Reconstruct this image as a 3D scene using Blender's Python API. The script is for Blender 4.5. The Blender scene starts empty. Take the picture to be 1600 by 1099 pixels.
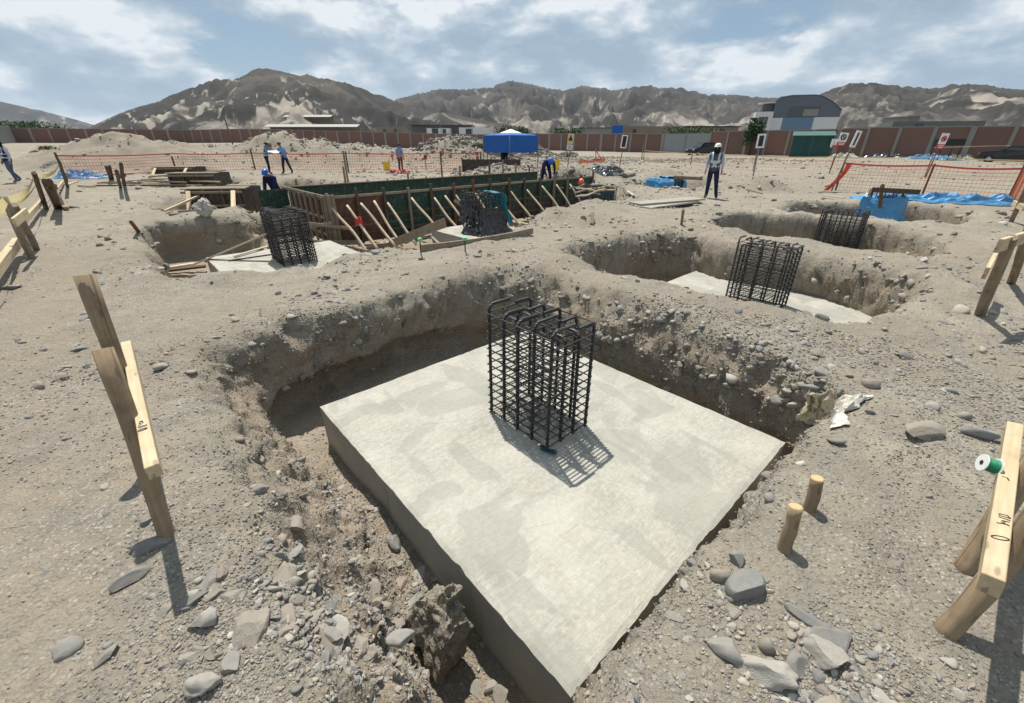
import bpy, bmesh, math, random
import numpy as np
from mathutils import Matrix, Vector, Quaternion

random.seed(7); RNG = np.random.default_rng(7)
SC = bpy.context.scene
COL = SC.collection
R = math.radians

# ------------------------------------------------------------------ camera
CAM_H = 1.9; FPX = 660.0; PITCH = R(26.5)
cam_d = bpy.data.cameras.new('camera'); cam = bpy.data.objects.new('camera', cam_d); COL.objects.link(cam)
cam_d.sensor_fit = 'HORIZONTAL'; cam_d.sensor_width = 36.0; cam_d.lens = 36.0 * FPX / 1600.0
cam_d.clip_start = 0.05; cam_d.clip_end = 40000.0
cam.location = (0, 0, CAM_H); cam.rotation_euler = (R(90) - PITCH, 0, 0)
SC.camera = cam

# ------------------------------------------------------------------ sun and sky
SUN_EL = R(66.0); SUN_AZ = R(-20.0)            # azimuth from +Y towards +X
sun_vec = Vector((math.sin(SUN_AZ) * math.cos(SUN_EL), math.cos(SUN_AZ) * math.cos(SUN_EL), math.sin(SUN_EL)))
sun_d = bpy.data.lights.new('sun', 'SUN'); sun_d.energy = 4.9; sun_d.angle = R(0.6); sun_d.color = (1.0, 0.955, 0.88)
sun = bpy.data.objects.new('sun', sun_d); COL.objects.link(sun)
sun.rotation_euler = sun_vec.to_track_quat('Z', 'Y').to_euler()

W = bpy.data.worlds.new('World'); SC.world = W; W.use_nodes = True
def build_world():
    nt = W.node_tree; N = nt.nodes; L = nt.links; N.clear()
    out = N.new('ShaderNodeOutputWorld'); bg = N.new('ShaderNodeBackground'); bg.inputs['Strength'].default_value = 0.094
    sky = N.new('ShaderNodeTexSky'); sky.sky_type = 'NISHITA'; sky.sun_disc = False
    sky.sun_elevation = SUN_EL; sky.sun_rotation = SUN_AZ % (2 * math.pi); sky.altitude = 400; sky.air_density = 1.1; sky.dust_density = 1.5; sky.ozone_density = 1.4
    tc = N.new('ShaderNodeTexCoord'); sep = N.new('ShaderNodeSeparateXYZ'); L.new(tc.outputs['Generated'], sep.inputs[0])
    def M(op, a, b=None, clamp=False):
        n = N.new('ShaderNodeMath'); n.operation = op; n.use_clamp = clamp
        for i, v in enumerate((a, b)):
            if v is None: continue
            if isinstance(v, (int, float)): n.inputs[i].default_value = v
            else: L.new(v, n.inputs[i])
        return n.outputs[0]
    def noise(scale, det, rough, off, dist=0.0, sz=3.0):
        mp = N.new('ShaderNodeMapping'); mp.inputs['Location'].default_value = off; mp.inputs['Scale'].default_value = (1, 1, sz); L.new(tc.outputs['Generated'], mp.inputs[0])
        n = N.new('ShaderNodeTexNoise'); n.inputs['Scale'].default_value = scale; n.inputs['Detail'].default_value = det
        n.inputs['Roughness'].default_value = rough; n.inputs['Distortion'].default_value = dist
        L.new(mp.outputs[0], n.inputs['Vector']); return n.outputs['Fac']
    def ramp(fac, pts):
        r = N.new('ShaderNodeValToRGB'); e = r.color_ramp.elements
        while len(e) < len(pts): e.new(0.5)
        for k, (p, c) in enumerate(pts): e[k].position = p; e[k].color = (*c, 1) if len(c) == 3 else c
        L.new(fac, r.inputs[0]); return r.outputs[0]
    off = (1.3, 2.2, 0.4)
    big = noise(4.2, 10, 0.56, off, 0.1, 2.3); bigup = noise(4.2, 4, 0.5, (off[0], off[1], off[2] + 0.10), 0.1, 2.3)
    cover = ramp(big, [(0.40, (0, 0, 0)), (0.47, (1, 1, 1))])
    lit = M('ADD', M('MULTIPLY', M('SUBTRACT', big, bigup), 2.0), M('MULTIPLY', noise(8.5, 10, 0.58, (5.5, 1.1, 3.0), 0.1, 2.4), 0.95))
    ccol = ramp(lit, [(0.28, (2.8, 3.75, 4.8)), (0.44, (3.4, 4.4, 5.4)), (0.57, (4.8, 5.55, 6.3)), (0.72, (7.1, 7.5, 7.9))])
    hsv = N.new('ShaderNodeHueSaturation'); hsv.inputs['Saturation'].default_value = 1.15; hsv.inputs['Value'].default_value = 0.62; L.new(sky.outputs[0], hsv.inputs['Color'])
    veil = N.new('ShaderNodeMixRGB'); veil.inputs[0].default_value = 0.35; veil.inputs[2].default_value = (3.0, 4.7, 6.6, 1); L.new(hsv.outputs[0], veil.inputs[1])
    mix = N.new('ShaderNodeMixRGB'); L.new(cover, mix.inputs[0]); L.new(veil.outputs[0], mix.inputs[1]); L.new(ccol, mix.inputs[2])
    L.new(mix.outputs[0], bg.inputs['Color']); L.new(bg.outputs[0], out.inputs[0])
build_world()
SC.view_settings.view_transform = 'Standard'; SC.view_settings.look = 'None'
SC.view_settings.exposure = 0.3; SC.view_settings.gamma = 1.0; SC.view_settings.use_curve_mapping = False

# ------------------------------------------------------------------ helpers: where a point of the site lies
_c, _s = math.cos(PITCH), math.sin(PITCH)
def G(x, y, z=0.0):
    """site point at height z seen along the sight line (x, y) of the survey photo"""
    d = Vector(((x - 800) / FPX, _c + (550 - y) / FPX * _s, -_s + (550 - y) / FPX * _c))
    t = (z - CAM_H) / d.z
    return Vector((0, 0, CAM_H)) + d * t
def GY(x, y, Y):
    d = Vector(((x - 800) / FPX, _c + (550 - y) / FPX * _s, -_s + (550 - y) / FPX * _c))
    return Vector((0, 0, CAM_H)) + d * (Y / d.y)

# ------------------------------------------------------------------ numpy noise
_perm = np.random.default_rng(11).permutation(256).astype(np.int64); _perm = np.concatenate([_perm, _perm, _perm])
_val = np.random.default_rng(12).random(256) * 2 - 1
def vnoise(x, y, z=None):
    x = np.asarray(x, float); y = np.asarray(y, float)
    z = np.zeros_like(x) if z is None else np.asarray(z, float)
    xi = np.floor(x).astype(np.int64); yi = np.floor(y).astype(np.int64); zi = np.floor(z).astype(np.int64)
    xf = x - xi; yf = y - yi; zf = z - zi
    f = lambda t: t * t * t * (t * (t * 6 - 15) + 10)
    u, v, w = f(xf), f(yf), f(zf)
    xi &= 255; yi &= 255; zi &= 255
    def h(a, b, c): return _val[_perm[_perm[_perm[(xi + a) & 255] + ((yi + b) & 255)] + ((zi + c) & 255)]]
    def lr(a, b, t): return a + (b - a) * t
    lo = lr(lr(h(0,0,0), h(1,0,0), u), lr(h(0,1,0), h(1,1,0), u), v)
    hi = lr(lr(h(0,0,1), h(1,0,1), u), lr(h(0,1,1), h(1,1,1), u), v)
    return lr(lo, hi, w)
def fbm(x, y, z=None, o=4, g=0.5, l=2.03):
    a = 1.0; s = 0; f = 1.0; t = 0
    for i in range(o):
        s = s + a * vnoise(x * f + 17.3 * i, y * f - 9.1 * i, None if z is None else z * f + 3.7 * i); t += a; a *= g; f *= l
    return s / t
def sstep(a, b, x):
    t = np.clip((x - a) / (b - a), 0, 1); return t * t * (3 - 2 * t)

# ------------------------------------------------------------------ materials
MATS = {}
class Mat:
    def __init__(s, name, rough=0.9, spec=0.3):
        m = bpy.data.materials.new(name); m.use_nodes = True; s.m = m; s.nt = m.node_tree; s.N = s.nt.nodes; s.L = s.nt.links
        s.b = s.N['Principled BSDF']; s.b.inputs['Roughness'].default_value = rough; s.b.inputs['Specular IOR Level'].default_value = spec
        s.tc = s.N.new('ShaderNodeTexCoord'); MATS[name] = m
    def coord(s, scale=(1, 1, 1), kind='Object'):
        mp = s.N.new('ShaderNodeMapping'); mp.inputs['Scale'].default_value = scale; s.L.new(s.tc.outputs[kind], mp.inputs[0]); return mp.outputs[0]
    def noise(s, scale, det=4, rough=0.55, co=None, dist=0.0):
        n = s.N.new('ShaderNodeTexNoise'); n.inputs['Scale'].default_value = scale; n.inputs['Detail'].default_value = det
        n.inputs['Roughness'].default_value = rough; n.inputs['Distortion'].default_value = dist
        s.L.new(co if co is not None else s.tc.outputs['Object'], n.inputs['Vector']); return n.outputs['Fac']
    def voro(s, scale, feat='F1', out='Distance', co=None, rand=1.0):
        n = s.N.new('ShaderNodeTexVoronoi'); n.feature = feat; n.inputs['Scale'].default_value = scale; n.inputs['Randomness'].default_value = rand
        s.L.new(co if co is not None else s.tc.outputs['Object'], n.inputs['Vector']); return n.outputs[out]
    def ramp(s, fac, pts):
        r = s.N.new('ShaderNodeValToRGB'); e = r.color_ramp.elements
        while len(e) < len(pts): e.new(0.5)
        for k, (p, c) in enumerate(pts):
            e[k].position = p; e[k].color = (c, c, c, 1) if isinstance(c, (int, float)) else (*c, 1)
        s.L.new(fac, r.inputs[0]); return r.outputs[0]
    def mix(s, fac, a, b, mode='MIX'):
        n = s.N.new('ShaderNodeMixRGB'); n.blend_type = mode
        for i, v in ((0, fac), (1, a), (2, b)):
            if isinstance(v, (int, float)): n.inputs[i].default_value = v if i == 0 else (v, v, v, 1)
            elif isinstance(v, tuple): n.inputs[i].default_value = (*v, 1)
            else: s.L.new(v, n.inputs[i])
        return n.outputs[0]
    def math(s, op, a, b=None):
        n = s.N.new('ShaderNodeMath'); n.operation = op
        for i, v in enumerate((a, b)):
            if v is None: continue
            if isinstance(v, (int, float)): n.inputs[i].default_value = v
            else: s.L.new(v, n.inputs[i])
        return n.outputs[0]
    def attr(s, name, out='Color'):
        n = s.N.new('ShaderNodeAttribute'); n.attribute_name = name; return n.outputs[out]
    def rnd(s):
        return s.N.new('ShaderNodeObjectInfo').outputs['Random']
    def color(s, v):
        if isinstance(v, tuple): s.b.inputs['Base Color'].default_value = (*v, 1)
        else: s.L.new(v, s.b.inputs['Base Color'])
        return s
    def bump(s, h, strength=0.5, dist=0.02):
        n = s.N.new('ShaderNodeBump'); n.inputs['Strength'].default_value = strength; n.inputs['Distance'].default_value = dist
        s.L.new(h, n.inputs['Height'])
        if s.b.inputs['Normal'].is_linked: s.L.new(s.b.inputs['Normal'].links[0].from_socket, n.inputs['Normal'])
        s.L.new(n.outputs[0], s.b.inputs['Normal']); return s

def make_materials():
    # dusty, stony soil
    m = Mat('soil', 1.0, 0.1)
    big = m.noise(0.35, 5, 0.6); mid = m.noise(2.6, 6, 0.65); fine = m.noise(38, 5, 0.7)
    base = m.ramp(big, [(0.30, (0.245, 0.210, 0.160)), (0.48, (0.328, 0.287, 0.221)), (0.66, (0.405, 0.358, 0.280))])
    base = m.mix(m.ramp(m.noise(0.11, 6, 0.62), [(0.42, 0.0), (0.58, 0.65)]), base, (0.275, 0.212, 0.150))
    base = m.mix(m.ramp(mid, [(0.40, 0.0), (0.64, 0.75)]), base, (0.235, 0.217, 0.183))
    base = m.mix(m.ramp(m.noise(6.5, 7, 0.72), [(0.48, 0.0), (0.68, 0.5)]), base, (0.19, 0.172, 0.142))
    base = m.mix(m.ramp(fine, [(0.3, 0.45), (0.7, 0.0)]), base, (0.20, 0.175, 0.135))
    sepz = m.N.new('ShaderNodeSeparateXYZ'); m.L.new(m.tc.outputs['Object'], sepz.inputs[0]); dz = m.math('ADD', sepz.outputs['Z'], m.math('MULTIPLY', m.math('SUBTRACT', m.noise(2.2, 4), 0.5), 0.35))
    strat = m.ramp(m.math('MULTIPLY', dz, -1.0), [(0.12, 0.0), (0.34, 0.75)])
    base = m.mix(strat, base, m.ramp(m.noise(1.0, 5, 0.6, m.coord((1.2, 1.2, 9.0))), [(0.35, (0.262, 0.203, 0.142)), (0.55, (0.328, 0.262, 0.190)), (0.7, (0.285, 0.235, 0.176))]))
    cell = m.voro(46, 'F1', 'Color'); cd = m.voro(46, 'F1', 'Distance')
    peb = m.ramp(cell, [(0.2, (0.19, 0.18, 0.165)), (0.5, (0.32, 0.30, 0.265)), (0.8, (0.47, 0.44, 0.385))])
    zone = m.ramp(m.noise(1.1, 5, 0.65), [(0.42, 0.12), (0.60, 0.75)])
    pm = m.math('MULTIPLY', m.ramp(cd, [(0.36, 1.0), (0.50, 0.0)]), zone)
    cell2 = m.voro(17, 'F1', 'Color'); cd2 = m.voro(17, 'F1', 'Distance')
    pm2 = m.math('MULTIPLY', m.ramp(cd2, [(0.26, 1.0), (0.34, 0.0)]), m.math('MULTIPLY', zone, m.ramp(m.noise(5, 2), [(0.5, 0.0), (0.58, 1.0)])))
    base = m.mix(pm, base, peb)
    base = m.mix(pm2, base, m.ramp(cell2, [(0.2, (0.17, 0.165, 0.155)), (0.8, (0.36, 0.34, 0.305))]))
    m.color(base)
    m.bump(m.noise(7, 7, 0.72), 0.6, 0.055)
    m.bump(m.ramp(cd, [(0.1, 1.0), (0.55, 0.0)]), 0.5, 0.012)
    m.bump(fine, 0.8, 0.02)
    m.bump(m.voro(15, 'F1', 'Distance', m.mix(0.25, m.coord((1, 1, 1)), m.N['Noise Texture'].outputs['Color'])), 0.3, 0.03)
    m.bump(pm2, 0.5, 0.02)
    # loose stones
    m = Mat('gravel', 0.95, 0.15)
    v = m.attr('tint'); v = m.mix(m.ramp(m.noise(55, 4, 0.6), [(0.3, 0.35), (0.7, 0.0)]), v, (0.19, 0.17, 0.145)); m.color(v); m.bump(m.noise(70, 4, 0.6), 0.5, 0.006)
    for nm, c0, c1 in (('stone_grey', (0.20, 0.20, 0.19), (0.31, 0.305, 0.285)), ('stone_blue_grey', (0.155, 0.17, 0.175), (0.255, 0.27, 0.265)),
                       ('stone_tan', (0.25, 0.225, 0.185), (0.37, 0.335, 0.28)), ('stone_pale', (0.34, 0.325, 0.285), (0.47, 0.45, 0.40)), ('stone_rose', (0.25, 0.195, 0.165), (0.36, 0.295, 0.26))):
        m = Mat(nm, 0.9, 0.25)
        a = m.mix(m.noise(14, 6, 0.65), c0, c1); a = m.mix(m.ramp(m.noise(3.2, 6, 0.65), [(0.35, 0.15), (0.60, 0.8)]), a, (0.345, 0.30, 0.24))
        a = m.mix(0.35, a, m.mix(m.rnd(), tuple(x * 0.7 for x in c0), tuple(min(1, x * 1.15) for x in c1))); m.color(a)
        m.bump(m.noise(22, 6, 0.65), 0.6, 0.015); m.bump(m.noise(90, 3), 0.3, 0.004)
    # concrete
    m = Mat('concrete_top', 0.9, 0.25)
    co = m.coord((1, 1, 1)); st = m.coord((1.0, 7.0, 1.0))
    a = m.ramp(m.noise(1.8, 7, 0.6, co), [(0.32, (0.275, 0.262, 0.22)), (0.52, (0.355, 0.34, 0.29)), (0.68, (0.43, 0.412, 0.357))])
    a = m.mix(m.ramp(m.noise(7.0, 6, 0.65, st), [(0.42, 0.0), (0.62, 0.42)]), a, (0.44, 0.427, 0.378))
    a = m.mix(m.ramp(m.noise(45, 5, 0.7), [(0.55, 0.0), (0.72, 0.5)]), a, (0.27, 0.255, 0.215))
    a = m.mix(m.ramp(m.noise(3.1, 8, 0.7, m.coord((1, 1, 1))), [(0.48, 0.0), (0.70, 0.5)]), a, (0.345, 0.31, 0.245))
    a = m.mix(m.ramp(m.noise(26, 7, 0.75), [(0.46, 0.0), (0.64, 0.45)]), a, (0.52, 0.50, 0.44))
    patch = m.ramp(m.noise(1.35, 5, 0.48, m.coord((1, 1.5, 1)), 0.5), [(0.54, 0.0), (0.575, 0.5)])
    a = m.mix(patch, a, m.mix(m.noise(20, 4), (0.245, 0.243, 0.208), (0.295, 0.292, 0.252)))
    bl = m.coord((3.2, 1.1, 1)); pb = m.ramp(m.noise(1.0, 2, 0.4, bl, 0.15), [(0.62, 0.0), (0.645, 0.42)])
    a = m.mix(pb, a, (0.255, 0.25, 0.215))
    a = m.mix(m.ramp(m.noise(3.0, 6, 0.7, m.coord((0.5, 9, 1)), 0.4), [(0.50, 0.0), (0.68, 0.2)]), a, (0.25, 0.238, 0.205))
    a = m.mix(m.ramp(m.noise(120, 3, 0.6), [(0.60, 0.0), (0.70, 0.55)]), a, (0.20, 0.185, 0.155))
    crack = m.ramp(m.voro(1.3, 'DISTANCE_TO_EDGE', 'Distance', m.coord((1, 1, 1))), [(0.0, 0.35), (0.006, 0.0)])
    a = m.mix(crack, a, (0.25, 0.24, 0.21)); m.color(a)
    m.bump(m.noise(11, 6, 0.65, st), 0.4, 0.012); m.bump(m.noise(80, 4, 0.7), 0.4, 0.004)
    m = Mat('concrete_formed', 0.7, 0.35)
    a = m.ramp(m.noise(2.2, 5, 0.55), [(0.35, (0.26, 0.258, 0.235)), (0.65, (0.32, 0.315, 0.285))])
    a = m.mix(m.ramp(m.noise(30, 4), [(0.62, 0.0), (0.72, 0.5)]), a, (0.16, 0.16, 0.145)); a = m.mix(m.ramp(m.noise(1.6, 6, 0.65, m.coord((3, 3, 0.6))), [(0.50, 0), (0.66, 0.4)]), a, (0.215, 0.212, 0.195)); m.color(a); m.bump(m.noise(40, 4), 0.2, 0.004); m.bump(m.ramp(m.voro(16, 'F1', 'Distance'), [(0.05, 0.0), (0.09, 1.0)]), 0.3, 0.006)
    m = Mat('concrete_rough', 0.95, 0.2)
    a = m.ramp(m.noise(16, 6, 0.7), [(0.3, (0.22, 0.205, 0.175)), (0.7, (0.42, 0.40, 0.35))]); m.color(a); m.bump(m.noise(30, 6, 0.7), 0.9, 0.03)
    # steel
    m = Mat('rebar', 0.55, 0.5); m.b.inputs['Metallic'].default_value = 0.55
    a = m.mix(m.ramp(m.noise(30, 4), [(0.4, 0), (0.7, 1)]), (0.040, 0.044, 0.050), (0.075, 0.066, 0.058)); m.color(a)
    wv = m.N.new('ShaderNodeTexWave'); wv.bands_direction = 'Z'; wv.inputs['Scale'].default_value = 26; wv.inputs['Distortion'].default_value = 0.4; m.L.new(m.tc.outputs['Object'], wv.inputs['Vector'])
    m.bump(wv.outputs['Fac'], 0.8, 0.004)
    m = Mat('tie_steel', 0.6, 0.5); m.b.inputs['Metallic'].default_value = 0.5; m.color(m.mix(m.noise(25, 3), (0.038, 0.042, 0.047), (0.078, 0.066, 0.055)))
    # timber
    def wood(nm, c0, c1, dirt=0.35, sc=1.0):
        m = Mat(nm, 0.8, 0.25); co = m.coord((1.4 * sc, 22 * sc, 22 * sc)); co2 = m.coord((5, 5, 5))
        g = m.noise(1.6, 6, 0.6, co, 0.5); a = m.ramp(g, [(0.3, c0), (0.7, c1)])
        a = m.mix(m.ramp(m.noise(1.2, 5, 0.65, co2), [(0.45, 0), (0.7, dirt)]), a, tuple(x * 0.45 for x in c0))
        a = m.mix(m.ramp(m.noise(1.1, 3, 0.5, m.coord((0.6, 30, 30)), 0.2), [(0.62, 0), (0.66, 0.75)]), a, tuple(x * 0.3 for x in c0)); kd = m.voro(5.0, 'F1', 'Distance', m.coord((1.0, 3.2, 3.2))); a = m.mix(m.ramp(kd, [(0.10, 0.7), (0.18, 0.0)]), a, tuple(x * 0.35 for x in c0)); a = m.mix(0.22, a, m.mix(m.rnd(), tuple(x * 0.55 for x in c0), c1)); m.color(a); m.bump(g, 0.35, 0.004); return m
    wood('wood_fresh', (0.44, 0.335, 0.20), (0.62, 0.51, 0.345)); wood('wood_pole', (0.235, 0.17, 0.105), (0.37, 0.275, 0.175), 0.6)
    wood('wood_old', (0.19, 0.15, 0.105), (0.33, 0.265, 0.19), 0.6); wood('wood_dark', (0.085, 0.06, 0.042), (0.165, 0.12, 0.085), 0.5)
    wood('wood_peeled', (0.50, 0.41, 0.28), (0.66, 0.56, 0.41), 0.3); wood('plank_grey', (0.27, 0.245, 0.20), (0.42, 0.385, 0.32), 0.3)
    wood('wood_rust', (0.16, 0.065, 0.04), (0.27, 0.11, 0.06), 0.4)
    m = Mat('wood_end', 0.85, 0.2); co = m.coord((0.2, 60, 60)); m.color(m.mix(m.noise(1, 4, 0.5, co), (0.40, 0.27, 0.13), (0.58, 0.43, 0.24)))
    for nm, c0, c1 in (('ply_green', (0.005, 0.026, 0.018), (0.012, 0.055, 0.036)), ('ply_brown', (0.075, 0.026, 0.015), (0.13, 0.048, 0.027)), ('ply_black', (0.022, 0.018, 0.015), (0.055, 0.042, 0.032))):
        m = Mat(nm, 0.5, 0.4); a = m.mix(m.noise(3, 6, 0.6), c0, c1); a = m.mix(m.ramp(m.noise(7, 6, 0.7), [(0.50, 0), (0.68, 0.6)]), a, (0.17, 0.15, 0.12)); m.color(a); m.bump(m.noise(20, 3), 0.15, 0.003)
    # cloth, plastic
    def cloth(nm, c0, c1, rough=0.7, spec=0.3, sc=3.0, trans=0.0):
        m = Mat(nm, rough, spec); m.color(m.mix(m.noise(sc, 5, 0.6), c0, c1)); m.bump(m.noise(sc * 4, 4), 0.35, 0.02); return m
    cloth('tarp_blue', (0.030, 0.155, 0.335), (0.075, 0.30, 0.54), 0.45, 0.5); cloth('canopy_blue', (0.006, 0.070, 0.29), (0.012, 0.12, 0.42), 0.6, 0.3, 1.0)
    cloth('sheet_teal', (0.012, 0.14, 0.185), (0.03, 0.25, 0.30), 0.4, 0.5); cloth('sheet_black', (0.012, 0.013, 0.015), (0.035, 0.037, 0.042), 0.25, 0.6)
    cloth('sack_paper', (0.44, 0.41, 0.35), (0.68, 0.65, 0.58), 0.85, 0.2, 9); cloth('sack_yellow', (0.34, 0.29, 0.19), (0.52, 0.47, 0.36), 0.8, 0.2, 9)
    cloth('net_red', (0.55, 0.055, 0.035), (0.70, 0.10, 0.06), 0.6, 0.3); cloth('net_orange', (0.62, 0.15, 0.06), (0.72, 0.23, 0.11), 0.6, 0.3)
    cloth('tape_yellow', (0.52, 0.42, 0.17), (0.64, 0.54, 0.27), 0.5, 0.4); cloth('rag_blue', (0.012, 0.05, 0.075), (0.03, 0.10, 0.13), 0.8, 0.2, 20)
    cloth('bag_white', (0.36, 0.34, 0.29), (0.55, 0.52, 0.46), 0.6, 0.3, 8); cloth('cloth_white', (0.68, 0.68, 0.66), (0.80, 0.80, 0.78), 0.7, 0.3)
    def plain(nm, c, rough=0.6, spec=0.4, metal=0.0, var=0.25, sc=4.0):
        m = Mat(nm, rough, spec); m.b.inputs['Metallic'].default_value = metal
        m.color(m.mix(m.noise(sc, 5, 0.6), tuple(x * (1 - var) for x in c), tuple(min(1, x * (1 + var)) for x in c))); return m
    plain('plastic_white', (0.72, 0.72, 0.70), 0.4, 0.5, 0, 0.08); plain('twine_green', (0.008, 0.20, 0.085), 0.55, 0.4, 0, 0.35, 60); plain('ink', (0.03, 0.025, 0.022), 0.9, 0.1)
    plain('knob_green', (0.10, 0.55, 0.22), 0.5, 0.4, 0, 0.1); plain('hat_blue', (0.015, 0.12, 0.52), 0.35, 0.5, 0, 0.1); plain('hat_white', (0.75, 0.75, 0.72), 0.4, 0.5, 0, 0.05)
    plain('hat_orange', (0.80, 0.13, 0.03), 0.4, 0.5, 0, 0.08); plain('hat_black', (0.02, 0.02, 0.022), 0.6, 0.3, 0, 0.2); plain('lens_dark', (0.01, 0.01, 0.012), 0.15, 0.6, 0, 0.1)
    plain('skin', (0.32, 0.17, 0.105), 0.6, 0.35, 0, 0.1); plain('shirt_blue', (0.14, 0.25, 0.42), 0.85, 0.2, 0, 0.2); plain('shirt_pale', (0.42, 0.46, 0.56), 0.85, 0.2, 0, 0.12)
    plain('overall_navy', (0.014, 0.020, 0.062), 0.85, 0.2, 0, 0.3); plain('trousers_navy', (0.018, 0.022, 0.050), 0.85, 0.2, 0, 0.25); plain('trousers_jeans', (0.07, 0.115, 0.17), 0.85, 0.2, 0, 0.25)
    plain('boots', (0.035, 0.025, 0.018), 0.7, 0.3, 0, 0.3); plain('boots_tan', (0.17, 0.115, 0.07), 0.7, 0.3, 0, 0.3); plain('vest_grey', (0.075, 0.085, 0.105), 0.8, 0.2, 0, 0.15); plain('vest_navy', (0.012, 0.018, 0.040), 0.8, 0.2, 0, 0.2); plain('vest_teal', (0.05, 0.13, 0.21), 0.8, 0.2, 0, 0.2)
    plain('reflective', (0.52, 0.54, 0.56), 0.4, 0.5, 0.2, 0.05); plain('scarf_dark', (0.015, 0.015, 0.022), 0.9, 0.1, 0, 0.2); plain('paper', (0.78, 0.77, 0.76), 0.8, 0.2, 0, 0.04)
    plain('post_grey', (0.20, 0.20, 0.185), 0.95, 0.2, 0, 0.15, 2); plain('pillar_concrete', (0.245, 0.235, 0.215), 0.95, 0.2, 0, 0.18, 0.8); plain('steel_grey', (0.20, 0.205, 0.21), 0.5, 0.5, 0.6, 0.15)
    plain('pole_wood', (0.12, 0.095, 0.07), 0.9, 0.2, 0, 0.25); plain('sign_black', (0.018, 0.018, 0.02), 0.5, 0.4, 0, 0.1); plain('sign_red', (0.50, 0.05, 0.035), 0.5, 0.4, 0, 0.1); plain('sign_yellow', (0.70, 0.55, 0.08), 0.5, 0.4, 0, 0.1)
    plain('post_rust', (0.17, 0.065, 0.035), 0.85, 0.2, 0, 0.3); plain('bucket_yellow', (0.70, 0.52, 0.03), 0.45, 0.4, 0, 0.1); plain('red_plastic', (0.50, 0.025, 0.03), 0.45, 0.4, 0, 0.15)
    plain('gate_metal', (0.255, 0.275, 0.28), 0.55, 0.4, 0.3, 0.10, 0.7); plain('shed_green', (0.006, 0.060, 0.055), 0.6, 0.4, 0, 0.15, 0.6); plain('shed_green_roof', (0.03, 0.105, 0.088), 0.6, 0.4, 0, 0.15, 0.6)
    plain('car_paint', (0.012, 0.013, 0.014), 0.25, 0.6, 0.2, 0.2); plain('tyre', (0.018, 0.018, 0.018), 0.9, 0.2); plain('glass_dark', (0.03, 0.04, 0.045), 0.08, 0.7, 0, 0.1); plain('chrome', (0.5, 0.5, 0.5), 0.25, 0.5, 0.9, 0.05); plain('lamp_white', (0.6, 0.6, 0.58), 0.2, 0.6, 0, 0.05)
    plain('cladding_grey', (0.12, 0.14, 0.165), 0.6, 0.4, 0.2, 0.08, 0.5); plain('render_white', (0.62, 0.63, 0.62), 0.85, 0.2, 0, 0.06, 0.6); plain('render_blue', (0.145, 0.23, 0.32), 0.8, 0.2, 0, 0.08, 0.6); plain('render_dark', (0.125, 0.13, 0.125), 0.9, 0.2, 0, 0.12, 0.5); plain('render_grey', (0.255, 0.25, 0.235), 0.9, 0.2, 0, 0.12, 0.4)
    plain('roof_sheet', (0.29, 0.28, 0.255), 0.6, 0.3, 0.1, 0.1, 0.1); plain('adobe', (0.23, 0.185, 0.145), 0.95, 0.1, 0, 0.15, 0.5); plain('metal_black', (0.02, 0.021, 0.023), 0.45, 0.5, 0.3, 0.2); plain('panel_concrete', (0.31, 0.31, 0.285), 0.9, 0.2, 0, 0.12, 0.8)
    m = Mat('brick_render', 0.95, 0.15); br = m.N.new('ShaderNodeTexBrick'); br.inputs['Scale'].default_value = 4.0
    br.inputs['Color1'].default_value = (0.205, 0.098, 0.072, 1); br.inputs['Color2'].default_value = (0.165, 0.082, 0.062, 1); br.inputs['Mortar'].default_value = (0.20, 0.165, 0.14, 1); br.inputs['Mortar Size'].default_value = 0.03
    mp = m.N.new('ShaderNodeMapping'); mp.inputs['Rotation'].default_value = (R(90), 0, 0); m.L.new(m.tc.outputs['Object'], mp.inputs[0]); m.L.new(mp.outputs[0], br.inputs['Vector'])
    a = m.mix(m.ramp(m.noise(0.5, 5, 0.6), [(0.42, 0), (0.68, 0.6)]), br.outputs['Color'], (0.175, 0.128, 0.108)); a = m.mix(0.45, a, m.mix(m.rnd(), (0.13, 0.09, 0.078), (0.225, 0.115, 0.09))); m.color(a)
    m = Mat('bark', 0.95, 0.1); m.color(m.mix(m.noise(6, 5), (0.06, 0.045, 0.03), (0.12, 0.09, 0.065)))
    m = Mat('leaf', 0.7, 0.25); m.color(m.mix(m.rnd(), m.mix(m.noise(1.3, 4), (0.022, 0.05, 0.018), (0.055, 0.10, 0.03)), (0.04, 0.075, 0.03)))
    m = Mat('leaf_dry', 0.8, 0.2); m.color(m.mix(m.noise(2, 4), (0.085, 0.085, 0.035), (0.15, 0.14, 0.07)))
    # hills: dark rock with pale sand in the gullies
    m = Mat('hill_rock', 1.0, 0.05)
    rk = m.ramp(m.noise(0.0042, 8, 0.65), [(0.34, (0.034, 0.033, 0.032)), (0.52, (0.060, 0.056, 0.052)), (0.66, (0.110, 0.099, 0.088))])
    sand = m.mix(m.noise(0.02, 5), (0.27, 0.235, 0.195), (0.36, 0.32, 0.27))
    sd = m.attr('sand', 'Fac'); sd = m.math('ADD', sd, m.math('MULTIPLY', m.math('SUBTRACT', m.noise(0.009, 9, 0.66, None, 0.6), 0.5), 1.9))
    a = m.mix(m.ramp(sd, [(0.48, 0.0), (0.74, 0.9)]), rk, sand); m.color(a); m.bump(m.noise(0.02, 8, 0.68), 0.5, 7.0)
make_materials()

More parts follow.
